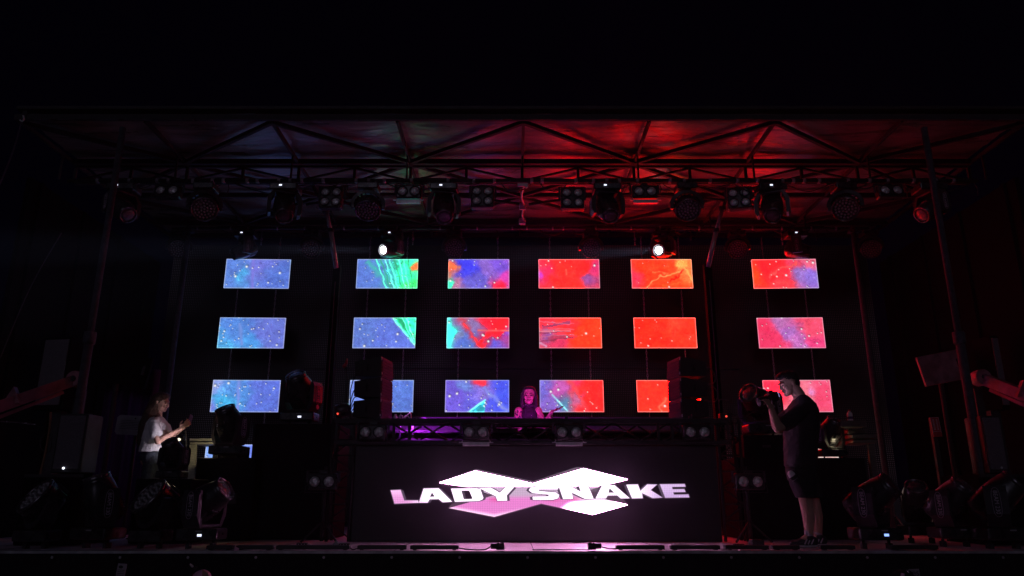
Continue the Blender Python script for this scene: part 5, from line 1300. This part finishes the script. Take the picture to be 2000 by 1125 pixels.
# --- woman at left (faces +X), phone in hands
Yw = 9.0
def wp(px, py, dy=0): return P(px, py, Yw + dy)
wt = thing('person', 'woman with long light brown hair in loose white T-shirt looking at a phone', 'person', (wp(300, 935).x, Yw, .004))
Lc = lambda v: v - wt.location
b = MB(); hc = wp(315, 787)
T, Hx = head(b, Lc(hc), Vector((1, -.25, -.10)), Vector((.08, 0, 1)), .98)
b.caps([T(0, -.02, -.05), Lc(wp(309, 812)), Lc(wp(305, 822))], [.045, .046, .055])
WT = [(812, 300, 314, .055), (818, 294, 320, .12), (828, 289, 328, .165), (842, 284, 334, .165), (858, 280, 329, .155), (872, 277, 324, .16), (884, 275, 321, .168)]
tor(b, lambda x, y: Lc(wp(x, y)), WT[:-1], .03)
b.ell(Lc(wp(297, 898)), (.125, .15, .10), None, 16)
sL, sR = Lc(wp(300, 826, -.15)), Lc(wp(308, 826, .15))
eL, wL = Lc(wp(318, 864, -.20)), Lc(wp(352, 838, -.13)); eR, wR = Lc(wp(328, 858, .12)), Lc(wp(355, 838, .02))
wb1 = Lc(wp(309, 862, -.22))
b.caps([sL, wb1], [.046, .038]); b.caps([wb1, (wb1 + wL) / 2, wL], [.038, .034, .022]); b.caps([sR, eR, wR], [.046, .036, .022])
hand(b, wL, Vector((.75, .1, .75)), Vector((-.1, .9, .2)), 1, .7, .92, 1.1); hand(b, wR, Vector((.7, -.1, .8)), Vector((0, -.9, .1)), -1, .6, .92)
an = []
for s in (-1, 1):
    hp, kn, ak = Lc(wp(297, 905, s * .08)), Vector((-.02 + .02 * s, s * .09, .46)), Vector((-.05 + .05 * s, s * .10, .08)); an.append(ak)
    b.caps([hp, kn, (kn * .6 + ak * .4), ak, ak + Vector((.10, 0, -.05))], [.085, .055, .050, .035, .03])
bake_remesh(b, 'body', M['skin'], wt, .006, 3)
b = MB(); b.ell(T(0, -.022, .045), (.086, .100, .088), Hx, 24); b.ell(T(0, .030, .085), (.072, .060, .040), Hx, 18)
b.caps([T(.0, -.075, .02), Lc(wp(297, 806, -.02)), Lc(wp(286, 832, -.04)), Lc(wp(278, 860, -.05)), Lc(wp(276, 880, -.05))], [.075, .090, .088, .06, .02])
b.caps([T(-.066, -.03, .03), T(-.070, -.02, -.06), Lc(wp(301, 822, -.10)), Lc(wp(290, 845, -.12))], [.026, .03, .032, .014]); b.caps([T(.066, -.03, .03), T(.07, -.02, -.06), Lc(wp(308, 825, .1))], [.026, .03, .02])
bake_remesh(b, 'hair', M['hair_brown'], wt, .006, 2, disp=.016, dscale=.02)
for q in (-1, 1): MB().ell(T(q * .028, .082, .0), (.010, .006, .005), Hx, 10).build('eye', M['eye'], wt)
MB().ell(T(0, .094, -.052), (.018, .005, .007), Hx, 12).build('lips', M['lips'], wt)
b = MB()
tor(b, lambda x, y: Lc(wp(x, y)), WT)
b.caps([sL, sL * .40 + wb1 * .60], [.058, .070]); b.caps([sR, sR * .5 + eR * .5], [.058, .066])
bake_remesh(b, 'tshirt', M['tshirt_white'], wt, .008, 4, disp=.022, dscale=.06)
b = MB()
for k, s in enumerate((-1, 1)):
    hp, kn, ak = Lc(wp(297, 905, s * .08)), Vector((-.02 + .02 * s, s * .09, .46)), an[k]
    b.caps([hp + Vector((0, 0, .05)), hp, kn, ak + Vector((0, 0, .04))], [.115, .10, .068, .055])
b.ell(Lc(wp(296, 893)), (.13, .155, .09), None, 18)
bake_remesh(b, 'jeans', M['jeans'], wt, .009, 3, disp=.01, dscale=.06)
for ak in an:
    base = Vector((ak.x, ak.y, 0)); b = MB(); b.ell(base + Vector((0, 0, .045)), (.055, .042, .045)); b.ell(base + Vector((.10, 0, .03)), (.09, .042, .03)); b.ell(base + Vector((.04, 0, .014)), (.13, .045, .016)); bake_remesh(b, 'shoe', M['shoe'], wt, .007, 2)
hp_ = wL * .5 + wR * .5 + wt.location + Vector((.085, 0, .085))
t = thing('phone', 'dark phone held upright by the woman', 'phone', hp_, (0, R(25), R(80))); MB().box((0, 0, .02), (.07, .009, .145), None, .004).build('body', M['black_plastic'], t); MB().box((0, .0052, .02), (.062, .001, .13)).build('phone_screen', M['lens'], t)

# --- performer behind the booth
Yd = 9.32
def dp(px, py, dy=0): return P(px, py, Yd + dy)
RZ = .16
tag(MB().box((0, 0, RZ / 2), (2.6, .9, RZ), None, .006).build('riser', M['case'], None, (.3, Yd + .35, .004)), 'low black riser behind the booth under the performer', 'riser')
pt = thing('person', 'performer with long dark hair and sleeveless black top behind the booth, palm raised', 'person', (dp(1033, 900).x, Yd + .02, RZ + .006))
Lc = lambda v: v - pt.location
b = MB(); hc = dp(1033.5, 774)
T, Hx = head(b, Lc(hc), Vector((-.08, -1, -.02)), Vector((.03, 0, 1)), .98)
b.caps([T(0, -.02, -.06), Lc(dp(1034, 795, .03)), Lc(dp(1033, 802, .03))], [.045, .045, .055])
DT = [(796, 1027, 1041, .048), (801, 1020, 1048, .075), (809, 1017, 1051, .10), (825, 1018, 1050, .112), (845, 1020, 1048, .10), (862, 1017, 1051, .11), (885, 1015, 1053, .12)]
tor(b, lambda x, y: Lc(dp(x, y, .03)), DT, .012)
sR, sL = Lc(dp(1013, 803, .02)), Lc(dp(1051, 802, .02))
eR, wR = Lc(dp(1009, 832, .0)), Lc(dp(1018, 840, -.2)); eL, wL = Lc(dp(1063, 832, -.02)), Lc(dp(1078.5, 803, -.12))
b.caps([sR, (sR + eR) / 2, eR], [.052, .046, .038]); b.caps([eR, wR], [.038, .024]); b.caps([sL, (sL + eL) / 2, eL], [.050, .044, .038]); b.caps([eL, (eL * .55 + wL * .45), wL], [.038, .034, .022])
hand(b, wR, Vector((.2, -.9, -.1)), Vector((0, 0, -1)), 1, .4, .92); hand(b, wL, Vector((.88, -.15, .30)), Vector((-.35, -.15, .9)), 1, .12, .95, .9)
for s in (-1, 1):
    hp, kn, ak = Lc(dp(1033, 878, .03)) + Vector((s * .09, 0, 0)), Vector((s * .09, 0, .47)), Vector((s * .10, .01, .08))
    b.caps([hp, kn, (kn * .6 + ak * .4), ak, ak + Vector((0, -.10, -.05))], [.095, .058, .052, .036, .03])
bake_remesh(b, 'body', M['skin'], pt, .006, 6)
b = MB(); b.ell(T(0, -.035, .045), (.090, .085, .092), Hx, 24); b.ell(T(0, .012, .098), (.070, .060, .030), Hx, 18)
for s in (-1, 1): b.caps([T(s * .060, .012, .075), T(s * .084, -.005, .02), T(s * .088, -.01, -.06), T(s * .085, -.02, -.14)], [.020, .024, .028, .03])
b.caps([T(0, -.09, .02), T(0, -.10, -.12), T(0, -.11, -.28)], [.07, .085, .06])
bake_remesh(b, 'hair', M['hair_dark'], pt, .006, 2, disp=.01, dscale=.02)
for q in (-1, 1):
    MB().ell(T(q * .031, .084, .003), (.018, .008, .008), Hx, 12).build('eye', M['eye'], pt)
    MB().caps([T(q * .012, .093, .026), T(q * .030, .090, .033), T(q * .050, .076, .027)], [.004, .0045, .003], 8).build('eyebrow', M['hair_dark'], pt)
MB().ell(T(0, .098, -.056), (.026, .006, .008), Hx, 14).build('lips', M['lips'], pt)
b = MB()
tor(b, lambda x, y: Lc(dp(x, y, .03)), DT[:-1])
b.tube([T(0, -.03, -.135), T(0, -.03, -.075)], [.075, .056], 18)
top = bake_remesh(b, 'top', M['tshirt_black'], pt, .006, 3, disp=.006, dscale=.04)
b = MB()
for k in range(9):
    a = R(200 + k * 17.5); p = T(0, -.03, -.105); b.ell(p + Vector((.075 * math.cos(a), .075 * math.sin(a), -.012)), .007, n=8)
for k in range(5): b.ell(Lc(dp(1033 + (-5, 2, 6, -2, 4)[k], 806 + k * 2.6, -.09)), .005, n=8)
b.build('studs', M['chrome'], top)
b = MB()
for k in range(16):
    t_ = random.random(); c = sR * (1 - t_) + eR * t_; a = random.uniform(R(190), R(350)); r_ = .052 - .012 * t_
    c = c + Vector((r_ * math.cos(a), r_ * math.sin(a), 0)); b.ell(c, (.014, .006, .009), Matrix.Rotation(random.random() * 3, 3, 'Y'), 8)
b.build('tattoo', M['tattoo'], pt)
b = MB()
for s in (-1, 1):
    hp, kn, ak = Lc(dp(1033, 878, .03)) + Vector((s * .09, 0, 0)), Vector((s * .09, 0, .47)), Vector((s * .10, .01, .08)); b.caps([hp + Vector((0, 0, .06)), kn, ak], [.115, .068, .048])
bake_remesh(b, 'trousers', M['shorts'], pt, .01, 2)

# ------------------------------------------------------------------ things held up by the crowd in front
YQ = 6.3
q = P(236, 1119, YQ)
t = thing('paper_card', 'grey card with dark print raised at the bottom left', 'card', q, (0, R(4), 0)); MB().box((0, 0, 0), (.072, .004, .14)).build('card', M['plaque'], t)
b = MB().ell((-.008, -.003, .045), (.018, .002, .012), None, 12)
for k in range(7): b.box((.0, -.003, .022 - k * .013), (.054, .002, .004))
b.build('print', M['dark_steel'], t)
q = P(393, 1122, YQ)
t = thing('cap', 'pink cap with a strap at the bottom edge left of centre', 'cap', q)
b = MB(); b.ell((.0, 0, -.06), (.085, .09, .10), Matrix.Rotation(R(24), 3, 'Y'), 20); bake_remesh(b, 'crown', M['pink_cloth'], t, .008, 2)
MB().caps([(-.03, -.05, .055), (-.055, -.06, .03), (-.06, -.06, -.1)], [.012, .012, .014], 10).build('strap', M['black_plastic'], t)
MB().caps([(-.055, -.055, .065), (-.075, -.05, .08)], [.010, .007], 8).build('button', M['white_plastic'], t)
MB().prism([(.045, .045), (.09, .02), (.12, -.03), (.11, -.1), (.05, -.1)], -.10, -.08).build('side_panel', M['skin'], t)
q = P(1764, 1122, YQ)
t = thing('bag', 'shiny dark bag with a pink strap at the bottom right', 'bag', q)
b = MB(); b.ell((-.02, 0, -.06), (.115, .06, .095), Matrix.Rotation(R(-14), 3, 'Y'), 18); b.ell((.03, -.01, .0), (.04, .04, .035), None, 12); bake_remesh(b, 'body', M['tshirt_black'], t, .007, 1, disp=.02, dscale=.03)
MB().bar((-.055, -.065, -.1), (-.035, -.065, .015), .012, .036).build('strap', M['pink_cloth'], t)
MB().caps([(.012, -.05, .035), (.022, -.055, .01)], [.006, .008], 8).build('buckle', M['chrome'], t); MB().box((.0, -.07, -.075), (.09, .01, .03)).build('pocket', M['plaque'], t)
q = P(1786, 1121, YQ + .05)
t = thing('label_card', 'grey card printed es at the bottom right beside the shiny bag', 'card', q, (0, R(-2), 0)); MB().box((0, 0, 0), (.085, .004, .075)).build('card', M['paper'], t)
me = text_mesh('es', .07, Matrix.Translation((.008, -.004, .008)) @ Matrix.Rotation(R(90), 4, 'X')); me.materials.append(M['black_plastic']); o = bpy.data.objects.new('lettering', me); S.collection.objects.link(o); o.parent = t
zq = P(1000, 1135, YQ).z - .07
for X, w_, lb in ((P(315, 1125, YQ).x, 1.7, 'bottom left, carrying the card and the cap'), (P(1760, 1125, YQ).x, 1.5, 'bottom right, carrying the bag')):
    t = thing('crowd_barrier', 'black crowd barrier below the stage at ' + lb, 'barrier', (X, YQ, -1.2), group='barriers before the stage')
    H = zq + 1.2
    MB().box((0, .02, H - .01), (w_, .16, .02)).build('top_rail', M['black_metal'], t)
    MB().box((0, .04, H / 2), (w_, .02, H - .03)).build('panel', M['black_metal'], t)
    MB().box((0, .25, .02), (w_, .8, .03)).build('foot_plate', M['black_metal'], t)

# ------------------------------------------------------------------ haze
hz = MB().box((0, 6.5, 1.55), (30, 16, 7.7)).build('haze', M['ground']); hz['kind'] = 'stuff'
hm = bpy.data.materials.new('stage_haze'); hm.use_nodes = True; nt = hm.node_tree
for nn in list(nt.nodes):
    if nn.type != 'OUTPUT_MATERIAL': nt.nodes.remove(nn)
pv = nt.nodes.new('ShaderNodeVolumePrincipled'); pv.inputs['Color'].default_value = (.9, .9, .95, 1); pv.inputs['Density'].default_value = .0011
pv.inputs['Anisotropy'].default_value = .2
nt.links.new(pv.outputs[0], [n_ for n_ in nt.nodes if n_.type == 'OUTPUT_MATERIAL'][0].inputs['Volume'])
hz.data.materials.clear(); hz.data.materials.append(hm)
